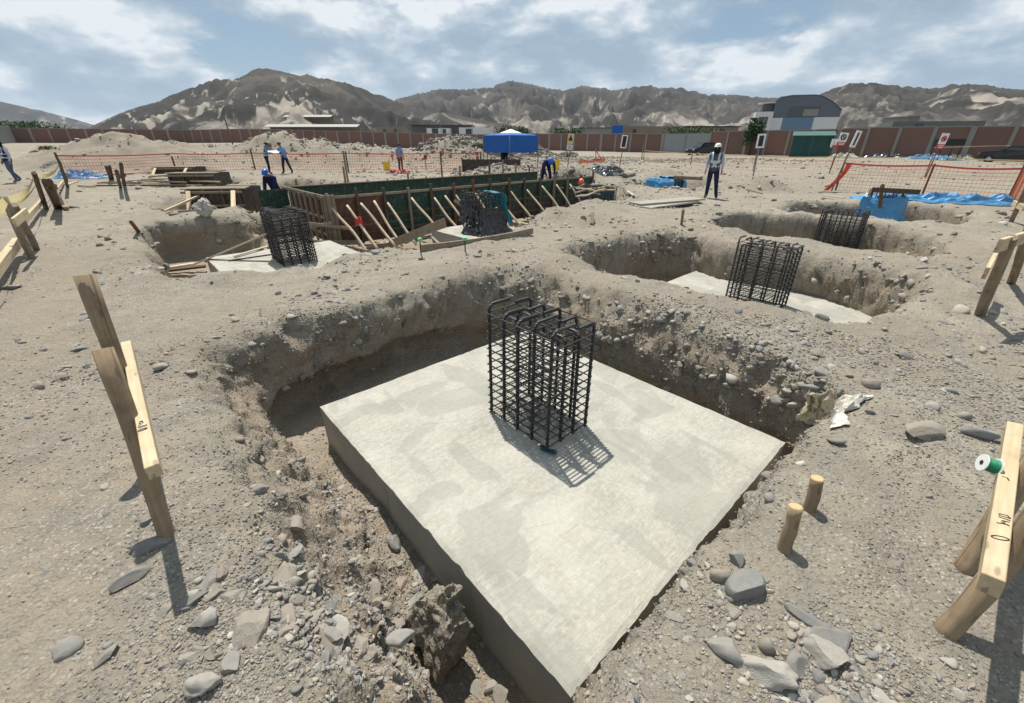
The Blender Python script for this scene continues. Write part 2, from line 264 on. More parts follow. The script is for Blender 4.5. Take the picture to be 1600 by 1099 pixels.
# ------------------------------------------------------------------ object helpers
def link(o, parent=None):
    COL.objects.link(o)
    if parent is not None: o.parent = parent
    return o
def mesh_obj(name, verts, faces, mat=None, parent=None, smooth=False, matrix=None):
    me = bpy.data.meshes.new(name); me.from_pydata([tuple(v) for v in verts], [], [tuple(f) for f in faces]); me.update()
    if mat: me.materials.append(MATS[mat] if isinstance(mat, str) else mat)
    if smooth: me.polygons.foreach_set('use_smooth', [True] * len(me.polygons))
    o = bpy.data.objects.new(name, me); link(o, parent)
    if matrix is not None: o.matrix_basis = matrix
    return o
def tag(o, label, cat=None, group=None):
    o['label'] = label
    if cat: o['category'] = cat
    if group: o['group'] = group
    return o
def thing(name, label, cat, loc=(0, 0, 0), rz=0.0, group=None):
    o = bpy.data.objects.new(name, None); COL.objects.link(o); o.empty_display_size = 0.2
    o.matrix_basis = Matrix.Translation(loc) @ Matrix.Rotation(rz, 4, 'Z')
    return tag(o, label, cat, group)
def struct(o): o['kind'] = 'structure'; return o
def stuff(o): o['kind'] = 'stuff'; return o
def wm(o):                                    # world matrix of a root (never parented itself, or one level)
    return o.matrix_basis if o.parent is None else wm(o.parent) @ o.matrix_basis
def put(o, M, parent=None):
    """link o at world matrix M under parent"""
    link(o, parent); o.matrix_basis = M if parent is None else wm(parent).inverted() @ M
    return o
def clone(o, parent=None, matrix=None):
    c = o.copy(); COL.objects.link(c); c.parent = parent
    if matrix is not None: c.matrix_basis = matrix
    return c
def frame(p0, p1, up=(0, 0, 1), roll=0.0):
    p0, p1 = Vector(p0), Vector(p1); x = (p1 - p0).normalized(); up = Vector(up)
    if abs(x.dot(up)) > 0.98: up = Vector((0, 1, 0))
    y = up.cross(x).normalized(); z = x.cross(y)
    M = Matrix((x, y, z)).transposed().to_4x4()
    return Matrix.Translation((p0 + p1) / 2) @ M @ Matrix.Rotation(roll, 4, 'X'), (p1 - p0).length
BOXF = [(0, 3, 2, 1), (4, 5, 6, 7), (0, 1, 5, 4), (1, 2, 6, 5), (2, 3, 7, 6), (3, 0, 4, 7)]
def boxv(sx, sy, sz, c=(0, 0, 0)):
    return [(c[0] + a * sx / 2, c[1] + b * sy / 2, c[2] + d * sz / 2) for d in (-1, 1) for a, b in ((-1, -1), (1, -1), (1, 1), (-1, 1))]
def bevel_mesh(me, w, seg=1):
    bm = bmesh.new(); bm.from_mesh(me); bmesh.ops.bevel(bm, geom=bm.edges[:], offset=w, segments=seg, affect='EDGES', clamp_overlap=True); bm.to_mesh(me); bm.free()
def beam(name, p0, p1, w, h, mat, parent=None, up=(0, 0, 1), roll=0.0, bow=0.0, bev=0.004, seg=6, jit=0.0):
    """timber of section w x h from p0 to p1, local X along the grain"""
    M, L = frame(p0, p1, up, roll); n = seg; V = []; F = []
    for i in range(n + 1):
        t = i / n - 0.5; b = bow * (1 - 4 * t * t)
        jy, jz = (random.uniform(-jit, jit), random.uniform(-jit, jit)) if jit else (0, 0)
        for a, c in ((-1, -1), (1, -1), (1, 1), (-1, 1)): V.append((t * L, a * w / 2 + jy, c * h / 2 + b + jz))
    for i in range(n):
        for k in range(4): F.append((i * 4 + k, i * 4 + (k + 1) % 4, i * 4 + 4 + (k + 1) % 4, i * 4 + 4 + k))
    F.append((3, 2, 1, 0)); e = n * 4; F.append((e, e + 1, e + 2, e + 3))
    me = bpy.data.meshes.new(name); me.from_pydata(V, [], F); me.materials.append(MATS[mat])
    if bev:
        bm = bmesh.new(); bm.from_mesh(me)
        ed = [x for x in bm.edges if abs(x.verts[0].co.x - x.verts[1].co.x) > 1e-6 or abs(abs(x.verts[0].co.x) - L / 2) < 1e-6]
        bmesh.ops.bevel(bm, geom=ed, offset=bev, segments=1, affect='EDGES', clamp_overlap=True); bm.to_mesh(me); bm.free()
    o = bpy.data.objects.new(name, me); return put(o, M, parent)
def tubegeo(pts, rad, n=8, cap=True):
    pts = [Vector(p) for p in pts]; V = []; F = []; m = len(pts)
    rr = rad if isinstance(rad, (list, tuple)) else [rad] * m
    tprev = None; nrm = None
    for i, p in enumerate(pts):
        t = (pts[min(i + 1, m - 1)] - pts[max(i - 1, 0)]).normalized()
        if nrm is None:
            a = Vector((0, 0, 1)) if abs(t.z) < 0.9 else Vector((1, 0, 0)); nrm = t.cross(a).normalized()
        else: nrm = (nrm - t * nrm.dot(t)).normalized()
        bn = t.cross(nrm)
        for k in range(n):
            a = 2 * math.pi * k / n; V.append(p + (nrm * math.cos(a) + bn * math.sin(a)) * rr[i])
    for i in range(m - 1):
        for k in range(n): F.append((i * n + k, i * n + (k + 1) % n, (i + 1) * n + (k + 1) % n, (i + 1) * n + k))
    if cap: F.append(tuple(range(n - 1, -1, -1))); F.append(tuple((m - 1) * n + k for k in range(n)))
    return V, F
def pole(name, p0, p1, r0, r1, mat, parent=None, wob=0.0, n=10, seg=7, smooth=True):
    """round pole, local X along it"""
    M, L = frame(p0, p1); pts = []; rr = []
    ph = random.uniform(0, 6)
    for i in range(seg + 1):
        t = i / seg; env = math.sin(math.pi * t)
        pts.append(((t - 0.5) * L, wob * env * math.sin(4 * t + ph), wob * env * math.cos(5 * t + ph * 1.7))); rr.append((r0 + (r1 - r0) * t) * (1 + random.uniform(-0.06, 0.06)))
    V, F = tubegeo(pts, rr, n); me = bpy.data.meshes.new(name); me.from_pydata([tuple(v) for v in V], [], F); me.materials.append(MATS[mat])
    if smooth:
        for p in me.polygons: p.use_smooth = len(p.vertices) == 4
    return put(bpy.data.objects.new(name, me), M, parent)
def box(name, c, size, mat, parent=None, rot=None, bev=0.0):
    me = bpy.data.meshes.new(name); me.from_pydata(boxv(*size), [], BOXF); me.materials.append(MATS[mat])
    if bev: bevel_mesh(me, bev, 2)
    M = Matrix.Translation(c) @ (rot.to_4x4() if rot is not None else Matrix.Identity(4))
    return put(bpy.data.objects.new(name, me), M, parent)
def lathe(prof, n=24):
    V = []; F = []; m = len(prof)
    for r, z in prof:
        for k in range(n): a = 2 * math.pi * k / n; V.append((r * math.cos(a), r * math.sin(a), z))
    for i in range(m - 1):
        for k in range(n): F.append((i * n + k, i * n + (k + 1) % n, (i + 1) * n + (k + 1) % n, (i + 1) * n + k))
    F.append(tuple(range(n - 1, -1, -1))); F.append(tuple((m - 1) * n + k for k in range(n)))
    return V, F
# ------------------------------------------------------------------ the site grid: footings stand on axes turned 41.8 degrees
ANG = R(41.8)
U = Vector((math.cos(ANG), math.sin(ANG), 0)); V_ = Vector((-math.sin(ANG), math.cos(ANG), 0)); NN = Vector((U.y, -U.x, 0))
FOOT = {'main': Vector((0.25, 3.36, -0.55)), 'right': Vector((4.35, 7.25, -0.73)), 'far_right': Vector((8.45, 11.14, -0.75)), 'last_right': Vector((12.55, 15.0, -0.55)),
        'left': Vector((-5.05, 9.7, -0.58)), 'mid': Vector((-0.95, 13.6, -0.62)), 'mid_far': Vector((3.15, 17.5, -0.55)), 'wrapped': Vector((7.25, 21.4, -0.45))}
FC = Vector((-5.3, 12.8, -0.95)); FORM_L = 12.0; FORM_W = 3.5
def g2(x, y, z=0.0): p = G(x, y, z); return (p.x, p.y)
def w2(v): return (v.x, v.y)
def rect(c, a, b):
    c = Vector((c.x, c.y, 0)); return [w2(c - U * a - V_ * b), w2(c + U * a - V_ * b), w2(c + U * a + V_ * b), w2(c - U * a + V_ * b)]
# polygons of the excavations: (corners, floor z, slope flag per edge, undercut flag per edge)
P1 = [(-2.96, 3.85), (-2.08, 5.12), (-0.72, 6.42), (0.22, 6.38), (1.02, 5.40), (2.08, 4.22), (2.80, 3.30), (2.45, 2.81), (1.83, 2.27), (0.93, 1.46), (0.44, 0.97), (0.02, 0.62), (-0.40, 0.98), (-0.92, 1.50), (-1.62, 2.30), (-2.26, 3.00)]
S1 = [-.8, -.8, -.5, 0, -.1, -.4, -1, -1, -1, -1, -1, -.5, .7, 1, 1, 0.6]; D1 = [1, 1, 0.7, 0.1, 0.0, 0.1, 0.2, 0, 0, 0, 0, 0, 0, 0, 0, 0]
PT = [g2(212, 352), g2(258, 428), g2(340, 430), g2(430, 416), g2(505, 408), g2(580, 392), g2(650, 384), g2(715, 378), g2(778, 372), g2(815, 350), g2(872, 331), g2(945, 316), g2(985, 308), w2(FC + U * 14.2 - NN * 0.6), w2(FC + U * 13.4 - NN * 4.6), w2(FC - U * 0.9 - NN * 4.6), w2(FC - U * 2.1 - NN * 0.2), g2(400, 337), g2(300, 343)]
ST = [-1, 0.1, 0.2, 0.2, 0.2, 0.6, 0.8, 0.8, 0.8, 0.8, 0.8, 0.8, 0.4, 0, 0, 0, 0, -1, -1]
P2 = [g2(*p) for p in ((872, 400), (942, 424), (1010, 441), (1077, 453), (1120, 469), (1205, 481), (1276, 503), (1328, 512), (1372, 487), (1424, 462), (1432, 446), (1412, 432), (1319, 409), (1244, 394), (1135, 382), (1080, 366), (1010, 364), (920, 384))]
P3 = [g2(*p) for p in ((1108, 351), (1142, 361), (1200, 369), (1262, 379), (1337, 389), (1440, 407), (1472, 392), (1486, 379), (1375, 353), (1270, 342), (1160, 334))]
P4 = [g2(*p) for p in ((1218, 326), (1244, 333), (1337, 339), (1412, 348), (1502, 353), (1520, 337), (1450, 320), (1356, 316), (1265, 318))]
PE = [g2(*p) for p in ((426, 283), (440, 301), (500, 298), (530, 289), (470, 280))]
S2 = [-.6, -1, -1, -1, -1, -1, -1, -1, -.5] + [-.6] * 9
PITS = [(P1, -1.14, S1, D1), (PT, -1.05, ST, None), (P2, -1.3, S2, [0.3] * 18), (P3, -1.3, [-1] * 11, None), (P4, -1.0, [-1] * 9, None), (PE, -0.9, None, None),
        (rect(Vector((-10.35, 16.0, 0)), 2.0, 2.3), -0.5, None, None), (rect(Vector((-15.6, 22.3, 0)), 1.9, 2.1), -0.4, None, None), (rect(Vector((-20.9, 28.7, 0)), 1.9, 2.1), -0.3, None, None),
        (rect(FOOT['wrapped'], 1.5, 1.7), -0.8, [0.5] * 4, None)]
def chaikin(P, fl, n=2):
    for _ in range(n):
        Q = []; f2 = [[] for _ in fl]
        for i in range(len(P)):
            a, b = P[i], P[(i + 1) % len(P)]
            Q += [(a[0] * .75 + b[0] * .25, a[1] * .75 + b[1] * .25), (a[0] * .25 + b[0] * .75, a[1] * .25 + b[1] * .75)]
            for k, f in enumerate(fl): f2[k] += [f[i], (f[i] + f[(i + 1) % len(P)]) / 2]
        P, fl = Q, f2
    return P, fl
_pits = []
for P, fz, s, d in PITS:
    n = len(P); P, (s, d) = chaikin(P, [s or [0] * n, d or [0] * n]); _pits.append((np.array(P), fz, np.array(s), np.array(d)))
PW = 0.50
def pit_sd(x, y):
    """signed distance to the nearest excavation edge, floor level, slope flag, undercut flag"""
    sd = np.full(x.shape, 9.0); fl = np.zeros(x.shape); sl = np.zeros(x.shape); un = np.zeros(x.shape)
    for P, fz, s, d in _pits:
        mn = P.min(0) - 2.2; mx = P.max(0) + 2.2
        I = np.nonzero((x > mn[0]) & (x < mx[0]) & (y > mn[1]) & (y < mx[1]))[0]
        if not len(I): continue
        px, py = x[I], y[I]; n = len(P); D = np.empty((n, len(I)), np.float32); ins = np.zeros(len(I), bool)
        for i in range(n):
            a, b = P[i], P[(i + 1) % n]; e = b - a; L2 = e @ e
            t = np.clip(((px - a[0]) * e[0] + (py - a[1]) * e[1]) / L2, 0, 1)
            D[i] = np.hypot(px - a[0] - t * e[0], py - a[1] - t * e[1])
            c = (a[1] > py) != (b[1] > py)
            if abs(e[1]) > 1e-9: ins ^= c & (px < a[0] + (py - a[1]) / e[1] * e[0])
        dm = D.min(0); w = np.exp(-(D - dm) / 0.22); ws = w.sum(0)
        q = np.where(ins, -dm, dm); better = q < sd[I]; J = I[better]
        sd[J] = q[better]; fl[J] = fz; sl[J] = ((w * s[:, None]).sum(0) / ws)[better]; un[J] = ((w * d[:, None]).sum(0) / ws)[better]
    return sd, fl, sl, un
MOUNDS = []                     # (x, y, rx, ry, h)
def mound(px, py, Y, h, rx, ry): p = GY(px, py, Y); MOUNDS.append((p.x, Y, rx, ry, h))
mound(190, 226, 34, 2.0, 6.5, 3.6); mound(245, 230, 36, 1.7, 6.5, 3.4); mound(330, 232, 40, 1.5, 8, 3.8)
mound(440, 222, 40, 2.5, 4.2, 3.4); mound(490, 224, 41, 2.0, 5.0, 3.4); mound(555, 228, 42, 1.75, 5.5, 3.4); mound(610, 232, 44, 1.3, 5, 3.4)
mound(705, 226, 46, 2.1, 4.0, 3.4); mound(740, 224, 48, 2.1, 5.0, 3.4); mound(775, 224, 50, 1.9, 4.5, 3.2)
mound(1180, 292, 19.5, 0.55, 1.3, 0.9); mound(1030, 285, 24.5, 0.5, 1.4, 0.9); mound(930, 268, 27, 0.8, 2.2, 1.5); mound(900, 275, 25, 0.6, 1.5, 1.2); mound(790, 275, 26.5, 0.75, 2.6, 1.4)
MOUNDS += [(0.9, 11.9, 2.2, 1.1, 0.26), (2.2, 13.6, 2.0, 1.2, 0.24), (-0.3, 10.4, 2.2, 0.9, 0.10), (-0.1, 7.3, 1.6, 0.8, 0.14), (1.9, 6.0, 1.0, 0.7, 0.10), (5.0, 12.6, 2.6, 1.2, 0.12), (-1.6, 8.0, 1.8, 0.8, 0.05)]
def base_z(x, y, fine=None):
    r = np.hypot(x, y); far = sstep(25, 60, r)
    z = 0.05 * fbm(x * 0.45, y * 0.45, o=3) * (1 - 0.4 * far) + 0.16 * fbm(x * 0.07 + 3, y * 0.07, o=3) * sstep(8, 30, r)
    z = z + 1.2 * sstep(-5, -75, x) * sstep(40, 110, y) + 0.2 * sstep(-12, -24, x) * sstep(12, 22, y)
    hx = fbm(x * 0.5, y * 0.5 + 7, o=4)
    mz = np.zeros_like(z)
    for mx, my, rx, ry, h in MOUNDS:
        q = np.clip(1 - np.sqrt(((x - mx) / rx) ** 2 + ((y - my) / ry) ** 2) * 0.62 * (1 + 0.25 * hx), 0, 1); mz = np.maximum(mz, h * q * q * (3 - 2 * q))
    z = z + mz * (1 + 0.22 * hx + 0.16 * fbm(x * 1.7 + 8, y * 1.7, o=3))
    # low berm of turned earth beyond the working area on the right
    bl = y - 0.30 * x - 19.5 + 1.5 * fbm(x * 0.1, y * 0.1 + 5, o=2); z = z + 0.30 * np.exp(-(bl / 1.6) ** 2) * sstep(3, 9, x) * (0.7 + 0.8 * hx)
    # shallow wheel ruts on the left
    z = z + 0.025 * vnoise(x * 1.1 + 5, y * 0.35) * sstep(-2, -4, x) * sstep(30, 5, r)
    # tyre tracks pressed into the dust
    for (x0, y0, x1, y1) in ((-3.3, 0.9, -8.2, 7.2), (-4.4, 0.9, -9.4, 7.2), (4.3, 2.4, 8.4, 5.4), (-2.9, 7.7, 0.6, 9.4)):
        L_ = math.hypot(x1 - x0, y1 - y0); ux, uy = (x1 - x0) / L_, (y1 - y0) / L_; al = (x - x0) * ux + (y - y0) * uy; dv = (x - x0) * -uy + (y - y0) * ux + 0.12 * np.sin(al * 0.8)
        on_ = sstep(0.15, 0.10, np.abs(dv)) * sstep(-0.2, 0.4, al) * sstep(L_ + .2, L_ - .6, al) * (0.55 + 0.45 * np.sign(fbm(al * 0.9, dv * 0, o=1) + 0.35))
        z = z - on_ * (0.014 + 0.010 * np.sin(al * 58 + np.sign(dv) * 1.2)) + 0.014 * np.exp(-((np.abs(dv) - 0.18) / 0.05) ** 2) * sstep(-0.2, 0.4, al) * sstep(L_ + .2, L_ - .6, al)
    if fine is None: fine = 0.0
    k = np.clip(1 - fine / 0.35, 0, 1)
    rocky = sstep(-0.15, 0.35, fbm(x * 0.8 + 40, y * 0.8, o=3))
    z = z + k * (0.020 + 0.022 * rocky) * fbm(x * 2.6, y * 2.6, o=4) + np.clip(1 - fine / 0.12, 0, 1) * (0.008 + 0.012 * rocky) * fbm(x * 11, y * 11 + 3, o=3)
    return z
def flat_z(x, y): return float(base_z(np.array([float(x)]), np.array([float(y)]))[0])

def make_ground():
    def axis(f0, fine, r1, e1, r2, e2):
        a = [0.0]
        while a[-1] < e2:
            d = a[-1]; a.append(d + (f0 if d < fine else max(f0, (r1 if d < e1 else r2) * d)))
        return np.array(a)
    xa = axis(0.025, 3.0, 0.0092, 42, 0.09, 6800); xs = np.concatenate([-xa[:0:-1], xa])
    ya = axis(0.021, 2.4, 0.0092, 46, 0.09, 6800); ya = ya[ya >= 0.45]; yb = -axis(0.12, 0.6, 0.2, 50, 0.3, 6800)[::-1] + 0.42; ys = np.concatenate([yb[yb < 0.44], ya])
    nx, ny = len(xs), len(ys); X, Y = np.meshgrid(xs, ys); x = X.ravel().copy(); y = Y.ravel().copy()
    sp = np.maximum(np.gradient(xs)[None, :] * np.ones((ny, 1)), np.gradient(ys)[:, None] * np.ones((1, nx))).ravel()
    act = (np.abs(x) < 40) & (y > 0) & (y < 40)
    # small natural irregularity of the mesh so nothing lines up
    jr = np.random.default_rng(3); x[act] += (jr.random(act.sum()) - .5) * 0.35 * sp[act]; y[act] += (jr.random(act.sum()) - .5) * 0.35 * sp[act]
    z = base_z(x, y, sp)
    A = np.nonzero(act)[0]; ax, ay = x[A], y[A]
    wob = 0.10 * fbm(ax * 1.1 + 9, ay * 1.1, o=3) + 0.06 * fbm(ax * 4.5, ay * 4.5 + 3, o=3)
    sd, fl, sl, un = pit_sd(ax, ay); near = sd < 1.9
    A, ax, ay, sd, fl, sl, un, wob = A[near], ax[near], ay[near], sd[near], fl[near], sl[near], un[near], wob[near]
    e = 0.05
    gx = (pit_sd(ax + e, ay)[0] - pit_sd(ax - e, ay)[0]) / (2 * e); gy = (pit_sd(ax, ay + e)[0] - pit_sd(ax, ay - e)[0]) / (2 * e)
    gl = np.maximum(np.hypot(gx, gy), 1e-3); gx /= gl; gy /= gl
    sd = sd + wob
    z0 = z[A] + 0.10 * np.exp(-((sd - 0.42) / 0.42) ** 2) * (0.6 + 0.9 * fbm(ax * 1.6, ay * 1.6 + 11, o=3)) * sstep(0, 3, ay)
    T = np.cumsum([0, .12, .12, .14, .14, .13, .12, .18, .20, .16, .14, .22]); T = T / T[-1]
    dS = np.array([.50, .38, .29, .19, .10, .03, -.01, -.03, -.02, -.04, -.14, -.50]); zS = np.array([0, .012, .07, .16, .26, .36, .45, .62, .80, .93, 1, 1])
    dU = np.array([.50, .24, .12, .05, 0, -.04, -.07, -.08, .14, .28, .16, -.50]); zU = np.array([0, .004, .025, .075, .17, .31, .46, .57, .63, .80, .98, 1])
    dL = np.array([.50, .39, .29, .20, .10, 0, -.10, -.19, -.28, -.36, -.43, -.50]); zL = np.array([0, .01, .04, .10, .19, .31, .43, .56, .68, .80, .91, 1])
    dC = np.array([.50, .22, .10, .04, 0, -.02, -.03, -.03, -.02, -.05, -.18, -.50]); zC = np.array([0, 0, .015, .05, .14, .28, .42, .62, .80, .93, 1, 1])
    t = np.clip((PW - sd) / (2 * PW), 0, 1)
    un = un * np.clip(0.8 + 1.0 * fbm(ax * 0.9 + 20, ay * 0.9, o=2), 0, 1.2)
    def prof(a, b, c, e): s1 = np.interp(t, T, a); s2 = np.interp(t, T, b); s3 = np.interp(t, T, c); s4 = np.interp(t, T, e); s = s1 + (s4 - s1) * np.clip(-sl, 0, 1); s = s + (s2 - s) * np.clip(un, 0, 1); return s + (s3 - s) * np.clip(sl, 0, 1)
    dn = prof(dS, dU, dL, dC); zf = prof(zS, zU, zL, zC)
    inb = (sd < PW) & (sd > -PW)
    mv = np.where(inb, dn - sd, 0.0); nxp = ax + gx * mv; nyp = ay + gy * mv
    ins = sd <= -PW; zf = np.where(ins, 1.0, np.where(sd >= PW, 0.0, zf))
    floor = fl + 0.09 * fbm(ax * 1.3, ay * 1.3 + 50, o=4) + 0.035 * fbm(ax * 8, ay * 8, o=3)
    floor = floor + 0.16 * np.clip(sl, 0, 1) * np.exp(-((sd + .5) / .35) ** 2)
    zz = z0 + (floor - z0) * zf
    wall = np.clip(zf * (1 - zf) * 5, 0, 1)
    low = 1.15 - 0.75 * sstep(0.36, 0.55, zf) * (1 - np.clip(sl, 0, 1))
    dd = low * wall * (0.10 * fbm(nxp * 2.2, nyp * 2.2, zz * 3.2, o=3) + 0.085 * fbm(nxp * 6, nyp * 6, zz * 8, o=3) + 0.045 * fbm(nxp * 17, nyp * 17, zz * 19, o=3))
    x[A] = nxp + gx * dd; y[A] = nyp + gy * dd; z[A] = zz + wall * 0.03 * fbm(nxp * 9 + 4, nyp * 9, zz * 9, o=2)
    co = np.stack([x, y, z], 1).astype(np.float32)
    i = np.arange(nx * ny).reshape(ny, nx); q = np.stack([i[:-1, :-1], i[:-1, 1:], i[1:, 1:], i[1:, :-1]], -1).reshape(-1, 4)
    me = bpy.data.meshes.new('ground'); me.vertices.add(len(co)); me.vertices.foreach_set('co', co.ravel())
    me.loops.add(q.size); me.loops.foreach_set('vertex_index', q.ravel().astype(np.int32)); me.polygons.add(len(q))
    me.polygons.foreach_set('loop_start', np.arange(0, q.size, 4, dtype=np.int32)); me.polygons.foreach_set('use_smooth', np.ones(len(q), bool))
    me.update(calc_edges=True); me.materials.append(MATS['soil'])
    o = bpy.data.objects.new('ground', me); COL.objects.link(o); struct(o)
    nrm = np.empty(len(co) * 3, np.float32); me.vertices.foreach_get('normal', nrm)
    return o, co, nrm.reshape(-1, 3), sp, xs, ys
GROUND, GCO, GNO, GSP, GXS, GYS = make_ground()
_GG = GCO.reshape(len(GYS), len(GXS), 3)
def drop(x, y, dz=0.0):
    """height of the finished ground at x, y (upper surface)"""
    i = int(np.searchsorted(GXS, x)); j = int(np.searchsorted(GYS, y)); i = min(max(i, 2), len(GXS) - 3); j = min(max(j, 2), len(GYS) - 3)
    wx = max(0.55, 1.6 * (GXS[i] - GXS[i - 1])); wy = max(0.55, 1.6 * (GYS[j] - GYS[j - 1]))
    i0, i1 = np.searchsorted(GXS, (x - wx, x + wx)); j0, j1 = np.searchsorted(GYS, (y - wy, y + wy))
    w = _GG[j0:j1, i0:i1].reshape(-1, 3); d = (w[:, 0] - x) ** 2 + (w[:, 1] - y) ** 2; k = np.argpartition(d, 4)[:4]; q = 1 / (d[k] + 1e-6)
    return float((w[k, 2] * q).sum() / q.sum()) + dz
def on(x, y):                                  # photo point taken to the ground surface
    p = G(x, y, 0)
    for _ in range(3): p = G(x, y, drop(p.x, p.y))
    return p

# ------------------------------------------------------------------ hills
def sky_dir(px, py):
    d = Vector(((px - 800) / FPX, _c + (550 - py) / FPX * _s, -_s + (550 - py) / FPX * _c)); return math.atan2(d.x, d.y), d.z / math.hypot(d.x, d.y)
def make_hills(name, layers, r_lo, r_hi, az0, az1, na, nr, seed, gully):
    az = np.linspace(R(az0), R(az1), na); rr = r_lo * (r_hi / r_lo) ** np.linspace(0, 1, nr); AZ, RR = np.meshgrid(az, rr); H = np.full(AZ.shape, -3.0)
    x = np.sin(AZ) * RR; y = np.cos(AZ) * RR
    for pts, r0, rc, rb, k in layers:
        a, t = zip(*[sky_dir(*p) for p in pts]); a = np.array(a); t = np.array(t)
        el = np.interp(AZ, a, t, left=-0.01, right=-0.01); rcv = rc * (1 + 0.16 * vnoise(AZ * 9 + seed, AZ * 0))
        hc = np.maximum(el, -0.004) * rcv + 1.9
        f = np.clip((RR - r0) / (rcv - r0), 0, 1); b = np.clip((RR - rcv) / (rb - rcv), 0, 1)
        wx = x / gully + 0.5 * fbm(x / gully / 2.5 + seed, y / gully / 2.5, o=3); wy = y / gully * 0.45
        rid = 1 - np.abs(fbm(wx + seed, wy, o=2, g=.45)) * 2.1; rid2 = 1 - np.abs(fbm(wx * 3.1, wy * 3.1 + seed, o=3, g=.5)) * 2.0
        rid3 = 1 - np.abs(fbm(wx * 8.3 + 3, wy * 8.3 + seed, o=3, g=.55)) * 2.0
        s = f ** k * (1 - b ** 1.3); hump = 4 * f * (1 - f)
        h = hc * (s + hump * 0.36 * (rid - 0.62) + hump * 0.10 * (rid2 - 0.6) + hump * 0.045 * (rid3 - 0.6)) + (1 - hump) * f * hc * (0.05 * (rid2 - 0.7) + 0.015 * (rid3 - 0.7))
        h = np.where(f <= 0, -3.0, h); H = np.maximum(H, h)
    # sand: thin chutes running down the slope, and the lower aprons
    hn = np.clip(H / max(1.0, H.max()), 0, 1); aw = AZ * 0.5 * (r_lo + r_hi) / gully
    warp = 0.9 * fbm(x / gully * 0.7 + 5, y / gully * 0.7 + seed, o=3)
    st = np.abs(fbm(aw * 0.85 + warp * 1.3 + seed, np.log(RR) * 5.0 + warp, o=3)); st2 = np.abs(fbm(aw * 2.3 + warp * 2 + 31, np.log(RR) * 11.0 - warp, o=3))
    patch = sstep(-0.25, 0.3, fbm(x / gully * 0.35 + 70, y / gully * 0.35, o=3))
    sand = (0.45 * sstep(0.10, 0.0, st) + 0.30 * sstep(0.08, 0.0, st2)) * (0.3 + patch) * sstep(0.99, 0.75, hn) + 0.12 + 0.38 * sstep(0.75, 0.05, hn)
    co = np.stack([x, y, H], -1).reshape(-1, 3); i = np.arange(na * nr).reshape(nr, na); q = np.stack([i[:-1, :-1], i[:-1, 1:], i[1:, 1:], i[1:, :-1]], -1).reshape(-1, 4)
    o = mesh_obj(name, co, q, 'hill_rock', smooth=True)
    at = o.data.attributes.new('sand', 'FLOAT', 'POINT'); at.data.foreach_set('value', sand.ravel().astype(np.float32)); return struct(o)
make_hills('hill', [([(60, 214), (135, 202), (180, 180), (240, 160), (290, 141), (340, 122), (370, 124), (400, 109), (440, 109), (480, 117), (540, 130), (590, 148), (640, 166), (720, 182), (800, 196), (900, 214)], 330, 900, 1700, 1.25)], 300, 1900, -52, 16, 460, 130, 3.3, 95.0)
make_hills('hill', [([(480, 200), (560, 175), (620, 155), (680, 141), (740, 139), (800, 136), (850, 138), (880, 141), (910, 135), (960, 141), (1010, 134), (1060, 137), (1100, 146), (1180, 151), (1270, 152), (1330, 165), (1420, 200)], 620, 1900, 3300, 1.3)], 560, 3400, -24, 34, 430, 120, 8.1, 150.0)
make_hills('hill', [([(1120, 214), (1200, 176), (1275, 148), (1330, 131), (1360, 130), (1400, 134), (1440, 138), (1500, 131), (1540, 134), (1600, 138), (1700, 132), (1850, 150)], 420, 1250, 2300, 1.2)], 380, 2500, 16, 66, 420, 120, 5.7, 120.0)
make_hills('hill', [([(730, 215), (760, 150), (775, 132), (800, 126), (830, 131), (850, 137), (900, 160), (960, 215)], 2900, 3500, 4400, 1.1), ([(-300, 150), (-150, 148), (0, 157), (40, 166), (90, 180), (150, 196), (210, 210)], 4200, 5300, 6700, 1.1)], 2800, 6700, -70, 16, 300, 70, 2.2, 500.0)

# ------------------------------------------------------------------ loose stones
def stone_base(sub, n, seed, flat=(0.45, 0.95), rough=0.16, cuts=5):
    rg = np.random.default_rng(seed); out = []
    for k in range(n):
        bm = bmesh.new()
        if sub == 0: bmesh.ops.create_icosphere(bm, subdivisions=1, radius=1.0); bmesh.ops.delete(bm, geom=bm.verts[:], context='VERTS'); vs = [bm.verts.new(q) for q in ((1, 0, 0), (-1, 0, 0), (0, 1, 0), (0, -1, 0), (0, 0, 1), (0, 0, -1))]; [bm.faces.new((vs[a], vs[b], vs[c])) for a, b, c in ((0, 2, 4), (2, 1, 4), (1, 3, 4), (3, 0, 4), (2, 0, 5), (1, 2, 5), (3, 1, 5), (0, 3, 5))]; bm.verts.index_update()
        else: bmesh.ops.create_icosphere(bm, subdivisions=sub, radius=1.0)
        v = np.array([p.co[:] for p in bm.verts]); f = np.array([[w.index for w in p.verts] for p in bm.faces]); bm.free()
        for _ in range(cuts):
            d = rg.normal(size=3); d /= np.linalg.norm(d); h = rg.uniform(0.34, 0.8); s = v @ d; v = v - np.outer(np.maximum(s - h, 0), d)
        v = v * (1 + rough * fbm(v[:, 0] * 1.3 + 31 * k, v[:, 1] * 1.3, v[:, 2] * 1.3 + seed, o=3)[:, None])
        v = v * np.array([rg.uniform(0.75, 1.25), rg.uniform(0.6, 1.0), rg.uniform(*flat)]); v = v / np.abs(v).max(); out.append((v, f))
    return out
